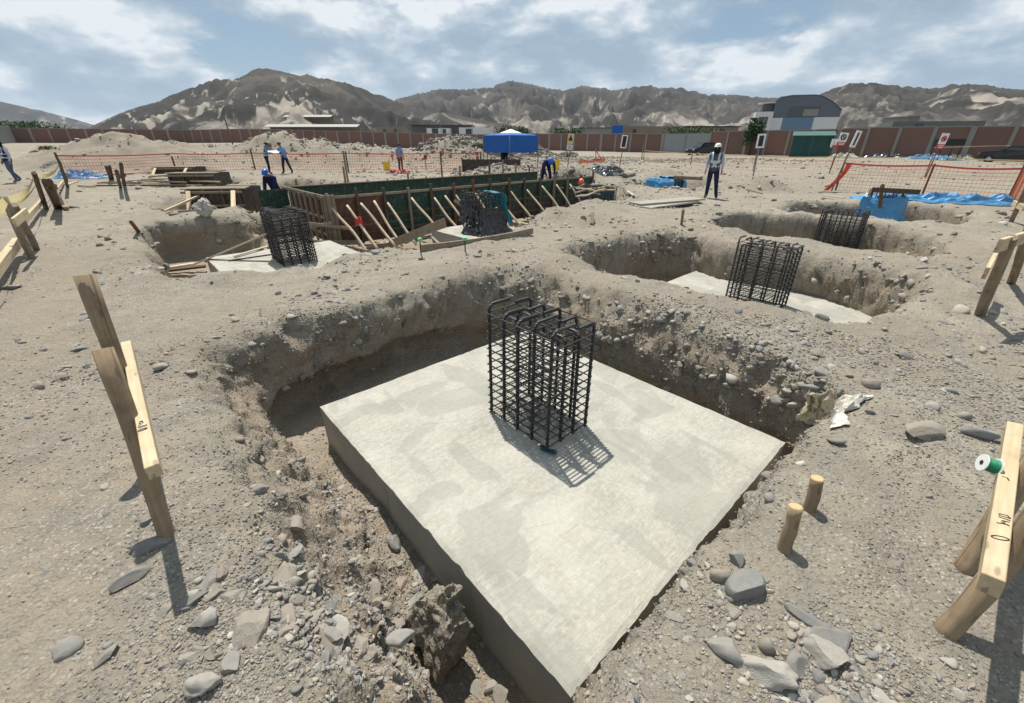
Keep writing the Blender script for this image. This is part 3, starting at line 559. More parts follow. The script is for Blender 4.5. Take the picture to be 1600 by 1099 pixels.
def rand_rot(rg, n, tilt=0.5):
    a = rg.uniform(0, 2 * np.pi, n); c, s = np.cos(a), np.sin(a); Z = np.zeros((n, 3, 3)); Z[:, 0, 0] = c; Z[:, 0, 1] = -s; Z[:, 1, 0] = s; Z[:, 1, 1] = c; Z[:, 2, 2] = 1
    b = rg.normal(0, tilt, n); c, s = np.cos(b), np.sin(b); T = np.zeros((n, 3, 3)); T[:, 1, 1] = c; T[:, 1, 2] = -s; T[:, 2, 1] = s; T[:, 2, 2] = c; T[:, 0, 0] = 1
    return T @ Z
TINTS = np.array([(0.27, 0.255, 0.225), (0.32, 0.30, 0.26), (0.235, 0.235, 0.22), (0.36, 0.33, 0.275), (0.29, 0.25, 0.20), (0.40, 0.375, 0.32), (0.21, 0.21, 0.20), (0.30, 0.25, 0.21)])
def gravel_zone(x, y):
    z = sstep(-0.1, 0.35, fbm(x * 0.8 + 40, y * 0.8, o=3)) * 0.75 + 0.38
    def blob(cx, cy, rx, ry, a): return a * np.exp(-(((x - cx) / rx) ** 2 + ((y - cy) / ry) ** 2))
    z = z + blob(-1.1, 1.2, 0.42, 0.38, 2.8) + blob(-1.5, 2.0, 0.5, 0.7, 0.8) + blob(1.10, 1.02, 0.34, 0.20, 3.4) + blob(1.05, 1.28, 0.22, 0.16, 1.5) + blob(1.3, 0.8, 0.5, 0.25, 1.6) + blob(3.4, 3.2, 0.9, 0.9, 0.5) + blob(4.2, 3.6, 1.2, 1.5, 0.7) + blob(-0.7, 2.1, 0.35, 1.0, 1.6) + blob(-1.5, 2.9, 0.5, 0.6, 1.1) + blob(-0.25, 1.45, 0.3, 0.4, 1.2) + blob(1.9, 1.9, 0.6, 0.5, 0.4) + blob(5.5, 4.8, 1.0, 1.2, 0.6)
    z = z - blob(-2.6, 1.3, 0.9, 0.6, 0.75) - blob(-0.5, 8.6, 2.5, 1.0, 0.3) - blob(1.0, 12.0, 2.0, 1.5, 0.45) - blob(2.2, 1.2, 0.35, 0.4, 0.3)
    return np.clip(z, 0.05, 3.2)
def make_gravel():
    rg = np.random.default_rng(21)
    x, y, z = GCO.T; r = np.hypot(x, y - 0.0)
    A = np.nonzero((y > 0.4) & (r < 62) & (np.abs(x) < 1.35 * y + 1.2))[0]
    x, y, z, r = x[A], y[A], z[A], r[A]; zone = gravel_zone(x, y)
    for mx, my, rx, ry, h in MOUNDS[:15]: zone = zone + 0.6 * np.exp(-(((x - mx) / rx) ** 2 + ((y - my) / ry) ** 2))
    zone = zone + 0.55 * np.exp(-((pit_sd(x, y)[0] - 0.25) / 0.45) ** 2) * sstep(2.5, 5, y)
    steep = np.clip(1 - GNO[A, 2], 0, 1) * sstep(-0.75, -0.35, z)
    area = GSP[A] ** 2 * (1 + 3.0 * steep)
    dens = area * zone ** 1.4 * (1.0 + 0.6 * steep) / np.maximum(r, 1.6) ** 2.25
    p = dens / dens.sum(); n = 92000
    idx = rg.choice(len(A), n, p=p); rr = r[idx]
    size = 0.0036 * np.maximum(rr, 1.7) ** 0.85 * (rg.pareto(2.7, n) * 0.70 + 0.42); size = np.clip(size, 0.0035, 0.050 + 0.0030 * rr)
    size = size * (0.75 + 0.38 * zone[idx]); 
    pos = GCO[A][idx] + rg.uniform(-.5, .5, (n, 3)) * GSP[A][idx][:, None] * np.array([1, 1, 0]); nrm = GNO[A][idx]
    pos = pos + nrm * size[:, None] * 0.06
    nb_ = np.nonzero(r < 5.5)[0]; pw = (GSP[A][nb_] ** 2) * zone[nb_] ** 1.2 / np.maximum(r[nb_], 1.6) ** 1.6; ix = nb_[rg.choice(len(nb_), 42000, p=pw / pw.sum())]
    s2 = rg.uniform(0.0035, 0.0085, len(ix)) * np.maximum(r[ix], 1.4) ** 0.6 / 1.3; p2 = GCO[A][ix] + rg.uniform(-.5, .5, (len(ix), 3)) * GSP[A][ix][:, None] * np.array([1, 1, 0]) + GNO[A][ix] * s2[:, None] * 0.2
    size = np.concatenate([size, s2]); pos = np.concatenate([pos, p2]); rr = np.concatenate([rr, r[ix]]); n = len(size)
    order = np.argsort(-size / rr); big, midd, small = order[265:4600], order[4600:20000], order[20000:]
    tint = TINTS[rg.integers(0, len(TINTS), n)] * rg.uniform(0.8, 1.15, (n, 1))
    VV = []; FF = []; CC = []; off = 0
    for ids, sub, seed in ((big, 2, 5), (midd, 1, 6), (small, 0, 8)):
        bases = stone_base(sub, 14, seed, flat=(0.35, 0.8), rough=0.25, cuts=9); which = rg.integers(0, 14, len(ids)); rot = rand_rot(rg, len(ids), 0.45)
        for k in range(14):
            I = ids[which == k]
            if not len(I): continue
            v, f = bases[k]; Rm = rot[which == k]
            P = np.einsum('nij,vj->nvi', Rm, v) * size[I][:, None, None] + pos[I][:, None, :]
            VV.append(P.reshape(-1, 3)); FF.append((f[None] + (np.arange(len(I)) * len(v))[:, None, None] + off).reshape(-1, 3)); CC.append(np.repeat(tint[I], len(v), 0)); off += P.shape[0] * P.shape[1]
    Vt = np.concatenate(VV).astype(np.float32); Ft = np.concatenate(FF).astype(np.int32); Ct = np.concatenate(CC)
    me = bpy.data.meshes.new('gravel'); me.vertices.add(len(Vt)); me.vertices.foreach_set('co', Vt.ravel()); me.loops.add(Ft.size); me.loops.foreach_set('vertex_index', Ft.ravel()); me.polygons.add(len(Ft)); me.polygons.foreach_set('loop_start', np.arange(0, Ft.size, 3, dtype=np.int32)); me.update(calc_edges=True)
    at = me.attributes.new('tint', 'FLOAT_COLOR', 'POINT'); at.data.foreach_set('color', np.concatenate([Ct, np.ones((len(Ct), 1))], 1).astype(np.float32).ravel()); me.materials.append(MATS['gravel'])
    o = bpy.data.objects.new('gravel', me); COL.objects.link(o); stuff(o); tag(o, 'grey and tan gravel scattered over the dusty ground and pit sides', 'gravel')
    # the stones that show largest: one object each, parts of the ground
    MT = ['stone_grey', 'stone_blue_grey', 'stone_tan', 'stone_pale', 'stone_grey', 'stone_tan', 'stone_rose']; meshes = {}
    bases = stone_base(3, 14, 9, flat=(0.4, 0.75), rough=0.24, cuts=11)
    for j, i in enumerate(order[:265]):
        k = int(rg.integers(0, 14)); mt = MT[int(rg.integers(0, len(MT)))]
        if (k, mt) not in meshes:
            v, f = bases[k]; me = bpy.data.meshes.new('stone'); me.from_pydata([tuple(a) for a in v], [], [tuple(a) for a in f]); me.materials.append(MATS[mt]); meshes[k, mt] = me
        ob = bpy.data.objects.new('stone', meshes[k, mt]); link(ob, GROUND); s = float(size[i])
        ob.matrix_basis = Matrix.Translation(Vector(pos[i]) - Vector((0, 0, 0.16 * s))) @ Matrix.Rotation(float(rg.uniform(0, 6.28)), 4, 'Z') @ Matrix.Rotation(float(rg.normal(0, .25)), 4, 'X') @ Matrix.Diagonal((s, s, s, 1))
make_gravel()

# ------------------------------------------------------------------ concrete footings
def footing(name, label, c, su, sv, th, detail=True):
    root = thing(name, label, 'footing', (c.x, c.y, c.z - th), ANG)
    n = 90 if detail else 14; rg = np.random.default_rng(int(abs(c.x) * 100) + 5)
    gx = np.linspace(-su / 2, su / 2, n + 1); gy = np.linspace(-sv / 2, sv / 2, n + 1); X, Y = np.meshgrid(gx, gy); x = X.ravel(); y = Y.ravel()
    ed = np.minimum(su / 2 - np.abs(x), sv / 2 - np.abs(y)); rag = 0.006 * fbm(x * 14 + c.x, y * 14 + c.y, o=3) + 0.03 * np.maximum(fbm(x * 7 + c.x + 5, y * 7, o=3) - 0.32, 0)
    z = th + 0.010 * fbm(x * 1.4, y * 1.4 + c.x, o=3) + np.where(ed < 0.01, -0.012 + rag, 0.0) + 0.004 * np.exp(-ed / 0.05)
    xx = np.where(np.abs(x) > su / 2 - 1e-6, x - np.sign(x) * np.maximum(rag, 0) * 1.3, x); yy = np.where(np.abs(y) > sv / 2 - 1e-6, y - np.sign(y) * np.maximum(rag, 0) * 1.3, y)
    i = np.arange((n + 1) ** 2).reshape(n + 1, n + 1); q = np.stack([i[:-1, :-1], i[:-1, 1:], i[1:, 1:], i[1:, :-1]], -1).reshape(-1, 4)
    # top cap with a short turned-down lip, sides below it
    ring = list(i[0, :-1]) + list(i[:-1, -1]) + list(i[-1, :0:-1]) + list(i[:0:-1, 0])
    co = np.stack([xx, yy, z], 1); lip = co[ring].copy(); lip[:, 2] = th - 0.03; lip[:, 0] = np.sign(lip[:, 0]) * np.minimum(np.abs(lip[:, 0]) + 0.0, su / 2 - 0.003); lip[:, 1] = np.sign(lip[:, 1]) * np.minimum(np.abs(lip[:, 1]), sv / 2 - 0.003)
    m = len(co); V = list(map(tuple, co)) + list(map(tuple, lip)); F = [tuple(a) for a in q]
    for k in range(len(ring)): k2 = (k + 1) % len(ring); F.append((ring[k], m + k, m + k2, ring[k2]))
    mesh_obj('top_slab', V, F, 'concrete_top', root)
    # formed sides: board panels with a thin joint between them
    for ax, ln, off in ((0, su, sv / 2), (1, sv, su / 2)):
        for sg in (-1, 1):
            cuts = [-ln / 2, -ln / 2 + ln * rg.uniform(0.18, 0.3), ln * rg.uniform(0.0, 0.12), ln / 2]
            for a, b in zip(cuts[:-1], cuts[1:]):
                a2, b2 = a + 0.0025, b - 0.0025; o0 = sg * (off - 0.05); o1 = sg * (off - 0.004 + rg.uniform(-0.002, 0.002))
                pts = [(a2, o0), (b2, o0), (b2, o1), (a2, o1)]
                if ax == 1: pts = [(p[1], p[0]) for p in pts]
                cc = np.mean(pts, 0); V = [(p[0] - cc[0], p[1] - cc[1], zz) for zz in (-0.25, th - 0.028) for p in pts]
                mesh_obj('side_panel', V, BOXF, 'concrete_formed', root, matrix=Matrix.Translation((cc[0], cc[1], 0)))
    bm = bmesh.new()
    for o in root.children:
        bm.clear(); bm.from_mesh(o.data); bmesh.ops.recalc_face_normals(bm, faces=bm.faces[:]); bm.to_mesh(o.data)
    bm.free()
    core = [(a, b, zz) for zz in (-0.2, th - 0.06) for a, b in ((-su / 2 + .03, -sv / 2 + .03), (su / 2 - .03, -sv / 2 + .03), (su / 2 - .03, sv / 2 - .03), (-su / 2 + .03, sv / 2 - .03))]
    mesh_obj('core', core, BOXF, 'concrete_formed', root)
    return root
footing('concrete_footing', 'large square grey concrete footing slab in the nearest pit', FOOT['main'], 2.95, 3.42, 0.62)
footing('concrete_footing', 'pale concrete footing in the pit right of centre, half hidden by its bank', FOOT['right'], 2.95, 3.42, 0.6)
footing('concrete_footing', 'concrete footing deep in the long narrow pit at right, below the third cage', FOOT['far_right'], 2.6, 3.0, 0.5, False)
footing('concrete_footing', 'pale concrete footing in the left pit with planks lying on it', FOOT['left'], 2.95, 3.42, 0.55)
footing('concrete_footing', 'concrete footing under the plastic wrapped cage before the formwork', FOOT['mid'] - Vector((0, 0, .0)), 2.2, 2.4, 0.45, False)
footing('concrete_footing', 'concrete footing in the farthest right pit under the blue wrapped cage', FOOT['last_right'], 2.4, 2.8, 0.45, False)

# ------------------------------------------------------------------ rebar cages
def bent_bar(h, hook, rb, dirv):
    pts = [(0, 0, 0)] + [(0, 0, h * t) for t in (0.33, 0.66)] + [(0, 0, h - rb)]
    for k in range(1, 6):
        a = k / 5 * math.pi / 2; d = rb - rb * math.cos(a); pts.append((dirv[0] * d, dirv[1] * d, h - rb + rb * math.sin(a)))
    pts.append((dirv[0] * hook, dirv[1] * hook, h - 0.004)); return pts
def hoop(a, b, rb=0.02, tail=True):
    pts = []
    for cx, cy, a0 in ((a - rb, b - rb, 0), (-a + rb, b - rb, 90), (-a + rb, -b + rb, 180), (a - rb, -b + rb, 270)):
        for k in range(4): t = R(a0 + 30 * k); pts.append((cx + rb * math.cos(t), cy + rb * math.sin(t), 0))
    pts.append(pts[0]); return pts
_tube_cache = {}
def tube_mesh(name, pts, r, mat, n=7, key=None):
    if key in _tube_cache: return _tube_cache[key]
    V, F = tubegeo(pts, r, n); me = bpy.data.meshes.new(name); me.from_pydata([tuple(v) for v in V], [], F); me.materials.append(MATS[mat])
    for p in me.polygons: p.use_smooth = len(p.vertices) == 4
    if key: _tube_cache[key] = me
    return me
def cage(label, c, wu=0.555, wv=0.815, h=1.10, nu=4, nv=5, lev=13, cross=True, rot=0.0, tilt=(0, 0), n=8, group='rebar column cages'):
    root = thing('rebar_cage', label, 'rebar cage', (c.x, c.y, c.z), ANG + rot, group)
    root.matrix_basis = root.matrix_basis @ Matrix.Rotation(tilt[0], 4, 'X') @ Matrix.Rotation(tilt[1], 4, 'Y')
    rr = random.Random(int(c.x * 50)); a, b = wu / 2 - 0.02, wv / 2 - 0.02
    def bar(x, y, d, hook, hh):
        pts = bent_bar(round(hh, 2), round(hook, 2), 0.055, d); rad = 0.0150
        if n >= 10:                                   # ribbed bar
            P_ = [Vector(p) for p in pts]; q = []
            for p0, p1 in zip(P_[:-1], P_[1:]):
                k = max(1, int((p1 - p0).length / 0.008)); q += [p0.lerp(p1, j / k) for j in range(k)]
            pts = q + [P_[-1]]; rad = [0.0162 if (j // 2) % 2 else 0.0142 for j in range(len(pts))]
        me = tube_mesh('vertical_bar', pts, rad, 'rebar', n, ('bar', d, round(hook, 2), round(hh, 2), n))
        o = bpy.data.objects.new('vertical_bar', me); link(o, root); o.matrix_basis = Matrix.Translation((x, y, -0.03)) @ Matrix.Rotation(rr.uniform(-.006, .006), 4, 'X') @ Matrix.Rotation(rr.uniform(-.006, .006), 4, 'Y')
    for k in range(nv):
        y = -b + 2 * b * k / (nv - 1)
        bar(-a, y, (1, 0), rr.choice([0.24, 0.26]), h + rr.choice([0.01, 0.03, 0.05]) + 0.02); bar(a, y + rr.uniform(-.01, .01), (-1, 0), rr.choice([0.2, 0.22]), h + rr.choice([-0.02, 0.0, 0.02]))
    for k in range(1, nu - 1):
        x = -a + 2 * a * k / (nu - 1); bar(x, -b, (0, 1), 0.18, h - 0.05); bar(x, b, (0, -1), 0.18, h - 0.07)
    hm = tube_mesh('tie_hoop', hoop(wu / 2, wv / 2), 0.0066, 'tie_steel', 5, ('hoop', wu, wv))
    if not hm.get('knots'):                           # wire knots where the hoop meets each bar
        bm = bmesh.new(); bm.from_mesh(hm)
        for kx, ky in [(sx * wu / 2, -b + 2 * b * k / (nv - 1)) for sx in (-1, 1) for k in range(nv)] + [(-a + 2 * a * k / (nu - 1), sy * wv / 2) for sy in (-1, 1) for k in range(1, nu - 1)]:
            ret = bmesh.ops.create_icosphere(bm, subdivisions=1, radius=1.0, matrix=Matrix.Translation((kx * 1.01, ky * 1.01, rr.uniform(-.006, .008))) @ Matrix.Diagonal((.013, .013, .009, 1)))
            e = Vector((kx, ky, 0)).normalized(); v0 = bm.verts.new((kx + e.x * .008, ky + e.y * .008, 0)); v1 = bm.verts.new((kx + e.x * .03, ky + e.y * .03, .012)); v2 = bm.verts.new((kx + e.x * .008, ky + e.y * .008, .006)); bm.faces.new((v0, v1, v2))
        bm.to_mesh(hm); bm.free(); hm['knots'] = 1
    for L in range(lev):
        z = 0.03 + (h - 0.08) * L / (lev - 1) + rr.uniform(-.008, .008)
        o = bpy.data.objects.new('tie_hoop', hm); link(o, root); o.matrix_basis = Matrix.Translation((0, 0, z)) @ Matrix.Rotation(rr.uniform(-.01, .01), 4, 'X') @ Matrix.Rotation(rr.uniform(-.008, .008), 4, 'Y')
        if cross:
            for k in range(1, nv - 1):
                y = -b + 2 * b * k / (nv - 1); me = tube_mesh('cross_tie', [(-wu / 2 - .012, .014, .012), (-wu / 2 - .004, 0, 0), (wu / 2 + .004, 0, 0), (wu / 2 + .014, .014, 0)], 0.0062, 'tie_steel', 5, ('cx', wu))
                o = bpy.data.objects.new('cross_tie', me); link(o, root); o.matrix_basis = Matrix.Translation((0, y + 0.016, z + 0.011)) @ Matrix.Rotation(rr.uniform(-.03, .03), 4, 'Z')
            for k in range(1, nu - 1):
                x = -a + 2 * a * k / (nu - 1); me = tube_mesh('cross_tie', [(.014, -wv / 2 - .012, .012), (0, -wv / 2 - .004, 0), (0, wv / 2 + .004, 0), (.014, wv / 2 + .014, 0)], 0.0062, 'tie_steel', 5, ('cy', wv))
                o = bpy.data.objects.new('cross_tie', me); link(o, root); o.matrix_basis = Matrix.Translation((x + 0.016, 0, z - 0.011)) @ Matrix.Rotation(rr.uniform(-.02, .02), 4, 'Z')
    return root
C_MAIN = Vector((0.245, 3.44, FOOT['main'].z + 0.005))
cage('tall dark rebar column cage standing on the nearest footing slab', C_MAIN, n=10)
cage('rebar column cage standing in the second pit right of centre', FOOT['right'] + Vector((0.05, 0, 0.005)), wu=0.6, wv=0.86, nu=4, nv=5, lev=14)
cage('smaller looking rebar cage in the third pit towards the right', FOOT['far_right'] + Vector((0, 0, 0.005)), wu=0.62, wv=0.9, h=1.12, nu=4, nv=5, lev=14, n=6)
cage('dense rebar column cage on the footing in the left pit', FOOT['left'] + Vector((0.0, 0.05, 0.005)), wu=0.74, wv=0.92, h=1.12, nu=5, nv=7, lev=15, tilt=(0.0, -0.03), n=6)
cage('rebar cage half covered by black plastic in front of the formwork', FOOT['mid'] + Vector((0, 0, 0.005)), wu=0.8, wv=0.9, h=1.12, nu=4, nv=6, lev=12, cross=False, n=6)
cage('rebar cage with a teal sheet beside the far end of the formwork', FOOT['mid_far'] + Vector((0.1, -0.3, 0.005)), wu=1.0, wv=1.1, h=0.95, nu=4, nv=7, lev=12, cross=False, n=6)
cage('low rebar cage draped with blue tarpaulin behind the plank stack', FOOT['wrapped'] + Vector((0, 0, -0.2)), wu=1.1, wv=1.2, h=0.95, nu=4, nv=6, lev=8, cross=False, n=6)
cage('rebar cage wrapped in blue tarpaulin in the farthest right pit', FOOT['last_right'] + Vector((0, 0, 0.005)), wu=0.7, wv=0.9, h=1.0, nu=4, nv=5, lev=8, cross=False, n=6)

# ------------------------------------------------------------------ sheets, tarpaulins, rags
def sheet(name, label, cat, pts_fn, nu, nv, mat, parent=None, thick=0.004):
    V = []; F = []
    for j in range(nv + 1):
        for i in range(nu + 1): V.append(pts_fn(i / nu, j / nv))
    for j in range(nv):
        for i in range(nu): k = j * (nu + 1) + i; F.append((k, k + 1, k + nu + 2, k + nu + 1))
    c = Vector(np.mean(np.array(V), 0)); c.z = min(v[2] for v in V)
    o = mesh_obj(name, [Vector(v) - c for v in V], F, mat, None, smooth=False); o.location = c
    s = o.modifiers.new('thickness', 'SOLIDIFY'); s.thickness = thick; s.offset = 0
    if parent is not None: o.parent = parent; o.matrix_basis = wm(parent).inverted() @ Matrix.Translation(c)
    if label: tag(o, label, cat)
    return o
_pl = _perm.tolist(); _vl = _val.tolist()
def _sn(x, y, z):
    xi = math.floor(x); yi = math.floor(y); zi = math.floor(z); u = x - xi; v = y - yi; w = z - zi
    u = u * u * (3 - 2 * u); v = v * v * (3 - 2 * v); w = w * w * (3 - 2 * w); xi &= 255; yi &= 255; zi &= 255
    a0 = _pl[xi]; a1 = _pl[xi + 1]; b00 = _pl[a0 + yi]; b01 = _pl[a0 + yi + 1]; b10 = _pl[a1 + yi]; b11 = _pl[a1 + yi + 1]
    def l(k): c0 = _vl[_pl[b00 + k]]; c0 += (_vl[_pl[b10 + k]] - c0) * u; c1 = _vl[_pl[b01 + k]]; c1 += (_vl[_pl[b11 + k]] - c1) * u; return c0 + (c1 - c0) * v
    p = l(zi); return p + (l((zi + 1) & 255) - p) * w
def n1(x, y, z=0.0, o=3):
    s = 0.0; a = 1.0; t = 0.0; f = 1.0
    for i in range(o): s += a * _sn(x * f + 17.3 * i, y * f - 9.1 * i, z * f + 3.7 * i); t += a; a *= 0.5; f *= 2.03
    return s / t
def ground_tarp(name, label, cat, c, lx, ly, ang, h, mat, seed, nu=34, nv=22, ragged=0.2):
    ca, sa = math.cos(ang), math.sin(ang); gz = {}
    def f(s, t):
        a = (s - .5) * lx; b = (t - .5) * ly
        a *= 1 + ragged * n1(t * 3 + seed, s * 1.5, 1); b *= 1 + ragged * 1.5 * n1(s * 4 + seed, t * 2, 5)
        x = c.x + a * ca - b * sa; y = c.y + a * sa + b * ca
        fold = abs(n1(s * 5 * lx / ly + seed, t * 4, 2)) + 0.6 * abs(n1(s * 13 + seed, t * 11, 7))
        env = min(1, 5 * min(s, 1 - s)) * min(1, 5 * min(t, 1 - t))
        return (x + 0.04 * n1(s * 9, t * 9, seed), y, drop(x, y) + 0.02 + h * env * (0.25 + fold * 1.1))
    return sheet(name, label, cat, f, nu, nv, mat)
def wrap(name, label, cat, c, wu, wv, s0, s1, z0, z1, mat, seed, flare=0.15, nu=40, nv=16, off=0.05, over=0.0):
    """sheet hung round a cage from perimeter fraction s0 to s1"""
    P = [(-wu / 2, wv / 2), (-wu / 2, -wv / 2), (wu / 2, -wv / 2), (wu / 2, wv / 2), (-wu / 2, wv / 2)]
    Ls = [wv, wu, wv, wu]; tot = sum(Ls)
    def peri(s):
        d = (s % 1.0) * tot
        for k in range(4):
            if d <= Ls[k] + 1e-9: t = d / Ls[k]; return (P[k][0] + (P[k + 1][0] - P[k][0]) * t, P[k][1] + (P[k + 1][1] - P[k][1]) * t)
            d -= Ls[k]
        return P[0]
    def f(s, t):
        x, y = peri(s0 + (s1 - s0) * s); l = math.hypot(x, y); w = t * t
        k = 1 + (off + flare * w + 0.10 * n1(s * 9 + seed, t * 3, 1) * (0.3 + t) + 0.05 * n1(s * 22, t * 8, seed)) / l
        if t < 0.12 and over: k *= 1 - over * (1 - t / 0.12)
        z = z1 + (z0 - z1) * t + (0.10 * n1(s * 6 + seed, 3.3, 2) * (1 - t)) + 0.05 * n1(s * 12, t * 7, seed + 4)
        if t < 0.12 and over: z = z1 - 0.02 + 0.05 * n1(s * 8, t * 20, seed)
        p = c + U * (x * k) + V_ * (y * k); return (p.x, p.y, max(z, -5))
    return sheet(name, label, cat, f, nu, nv, mat)
M_ = FOOT['mid']
wrap('plastic_sheet', 'black plastic sheet hanging over the cage in front of the formwork', 'plastic sheet', M_, 0.86, 0.96, 0.12, 0.50, M_.z - 0.02, M_.z + 0.72, 'sheet_black', 3, 0.34)
wrap('teal_sheet', 'teal sheet draped on the right of the black plastic covered cage', 'plastic sheet', M_, 0.95, 1.05, 0.50, 0.74, M_.z + 0.25, M_.z + 1.14, 'sheet_teal', 8, 0.14, 24, 12, 0.1, 0.5)
wrap('plastic_sheet', 'second black plastic piece folded along the upper left of the covered cage', 'plastic sheet', M_, 0.9, 1.0, 0.06, 0.26, M_.z + 0.35, M_.z + 0.95, 'sheet_black', 12, 0.1, 24, 8, 0.12, 0.0)
MF = FOOT['mid_far'] + Vector((0.1, -0.3, 0))
wrap('teal_sheet', 'teal sheet on the right side of the far rebar cage', 'plastic sheet', MF, 1.05, 1.15, 0.55, 0.80, MF.z + 0.1, MF.z + 0.98, 'sheet_teal', 5, 0.1, 24, 10, 0.06, 0.3)
WR = FOOT['wrapped']
wrap('blue_tarp', 'blue tarpaulin bunched on the left end of the low cage', 'tarpaulin', WR, 1.15, 1.25, 0.92, 1.30, WR.z - 0.15, WR.z + 0.82, 'tarp_blue', 21, 0.2, 26, 12, 0.08, 0.35)
wrap('blue_tarp', 'blue tarpaulin bunched on the right end of the low cage', 'tarpaulin', WR, 1.15, 1.25, 0.44, 0.78, WR.z - 0.25, WR.z + 0.84, 'tarp_blue', 25, 0.25, 26, 12, 0.1, 0.35)
LR = FOOT['last_right']
wrap('blue_tarp', 'bright blue tarpaulin wrapped round the cage in the farthest right pit', 'tarpaulin', LR, 0.76, 0.96, 0.0, 0.72, LR.z - 0.1, LR.z + 0.80, 'tarp_blue', 31, 0.16, 44, 14, 0.06)
ground_tarp('blue_tarp', 'long crumpled blue tarpaulin on the ground at far right', 'tarpaulin', on(1478, 317), 5.0, 1.0, R(-28), 0.28, 'tarp_blue', 41)
ground_tarp('blue_tarp', 'crumpled blue tarpaulin heap at left by the red mesh', 'tarpaulin', on(128, 279), 2.3, 1.1, R(8), 0.34, 'tarp_blue', 47)
ground_tarp('teal_sheet', 'dark sheet over a spoil heap behind the formwork end', 'plastic sheet', on(948, 279), 2.2, 1.0, R(5), 0.12, 'sheet_black', 52, 24, 14)
ground_tarp('torn_sack', 'torn pale paper sack crumpled on the pit edge at right', 'sack', G(1302, 641, 0.0), 0.62, 0.26, R(30), 0.075, 'sack_paper', 60, 34, 20, 0.45)
def hang(s, t):
    p = Vector((2.62, 3.02, 0)) + U * (0.03 * n1(s * 5, t * 5, 3) - 0.06) + V_ * ((s - .5) * 0.20 + 0.04 * n1(s * 3, t * 4, 9)) - U * (0.10 * (1 - t)); 
    return (p.x + 0.05 * n1(s * 8, t * 6, 2), p.y + 0.05 * n1(s * 7, t * 7, 5), 0.09 - 0.36 * t + 0.09 * n1(s * 6, t * 3, 7))
sheet('torn_sack', 'yellowish torn sack hanging over the right corner of the near pit', 'sack', hang, 18, 16, 'sack_yellow')
rag = lambda s, t: (0.32 + (s - .5) * 0.13 + 0.02 * n1(s * 9, t * 9, 1), 2.93 + (t - .5) * 0.05 - (s - .5) * 0.08, FOOT['main'].z + 0.012 + 0.05 * abs(n1(s * 8, t * 8, 4)))
sheet('blue_rag', 'small dark blue rag at the foot of the nearest rebar cage', 'rag', rag, 14, 10, 'rag_blue')

# ------------------------------------------------------------------ batter boards, stakes, pegs
def strokes(name, parent, M, lines, r=0.0035):
    V = []; F = []
    for ln in lines:
        v, f = tubegeo([(p[0], p[1], 0) for p in ln], r, 4); k = len(V); V += [(a.x, a.y, a.z * 0.25) for a in v]; F += [tuple(i + k for i in q) for q in f]
    me = bpy.data.meshes.new(name); me.from_pydata(V, [], F); me.materials.append(MATS['ink']); return put(bpy.data.objects.new(name, me), M, parent)
def ell(cx, cy, a, b, rot=0.0, n=14):
    return [(cx + a * math.cos(t) * math.cos(rot) - b * math.sin(t) * math.sin(rot), cy + a * math.cos(t) * math.sin(rot) + b * math.sin(t) * math.cos(rot)) for t in [2 * math.pi * k / n for k in range(n + 1)]]
# left board
t = thing('batter_board', 'pale marked board nailed to two leaning round stakes, left foreground', 'batter board', on(258, 838), 0)
pole('stake', on(262, 850) - Vector((0, 0, 0.12)), G(160, 546, 0.98), 0.036, 0.046, 'wood_pole', t, 0.012, 14)
pole('stake', G(246, 755, -0.1), G(131, 430, 1.22), 0.040, 0.046, 'wood_pole', t, 0.012, 14)
b0, b1 = G(241, 738, 0.60), G(199, 541, 0.66)
bd = beam('board', b0, b1, 0.052, 0.068, 'wood_fresh', t, bev=0.003)
Mb, Lb = frame(b0, b1); top = Mb @ Matrix.Translation((-Lb * 0.28, 0.0, 0.0352))
strokes('marking', t, top, [ell(-0.012, 0.004, 0.010, 0.018), [(-0.012, -0.010), (-0.012, 0.016)], [(0.012, -0.016), (0.016, 0.020)], [(0.022, -0.016), (0.026, 0.020)], [(0.040, 0.004), (0.042, 0.018)], [(0.060, -0.002), (0.050, -0.004), (0.052, 0.010), (0.060, 0.012), (0.066, 0.006), (0.064, -0.004)], [(0.072, -0.004), (0.074, 0.010)]], 0.0022)
# right board
t = thing('batter_board', 'marked board on thick round stakes, cut by the right edge in the foreground', 'batter board', on(1475, 985), 0)
pole('stake', on(1472, 990) - Vector((0, 0, 0.1)), G(1655, 770, 0.72), 0.038, 0.045, 'wood_pole', t, 0.012, 14)
pole('stake', on(1500, 895) - Vector((0, 0, 0.1)), G(1680, 640, 0.85), 0.038, 0.045, 'wood_pole', t, 0.012, 14)
pole('stake', on(1660, 900) - Vector((0, 0, 0.1)), G(1720, 560, 1.1), 0.05, 0.05, 'wood_pole', t, 0.01, 14)
b0, b1 = G(1547, 916, 0.50), G(1583, 672, 0.55)
beam('board', b0, b1, 0.058, 0.085, 'wood_fresh', t, bev=0.003, roll=R(-8))
Mb, Lb = frame(b0, b1, roll=R(-8)); top = Mb @ Matrix.Translation((-Lb * 0.29, -0.002, 0.0435))
strokes('marking', t, top, [ell(-0.03, 0.0, 0.010, 0.024, R(25)), [(0.072, -0.016), (0.060, 0.014)], [(0.066, -0.020), (0.076, 0.004)], [(0.092, -0.018), (0.086, 0.004), (0.080, -0.008)], [(0.104, -0.020), (0.104, 0.012)], [(0.118, -0.020), (0.116, 0.012), (0.128, 0.010), (0.132, -0.010), (0.118, -0.020)], [(0.40, -0.002), (0.42, 0.004), (0.42, 0.018)]], 0.0026)
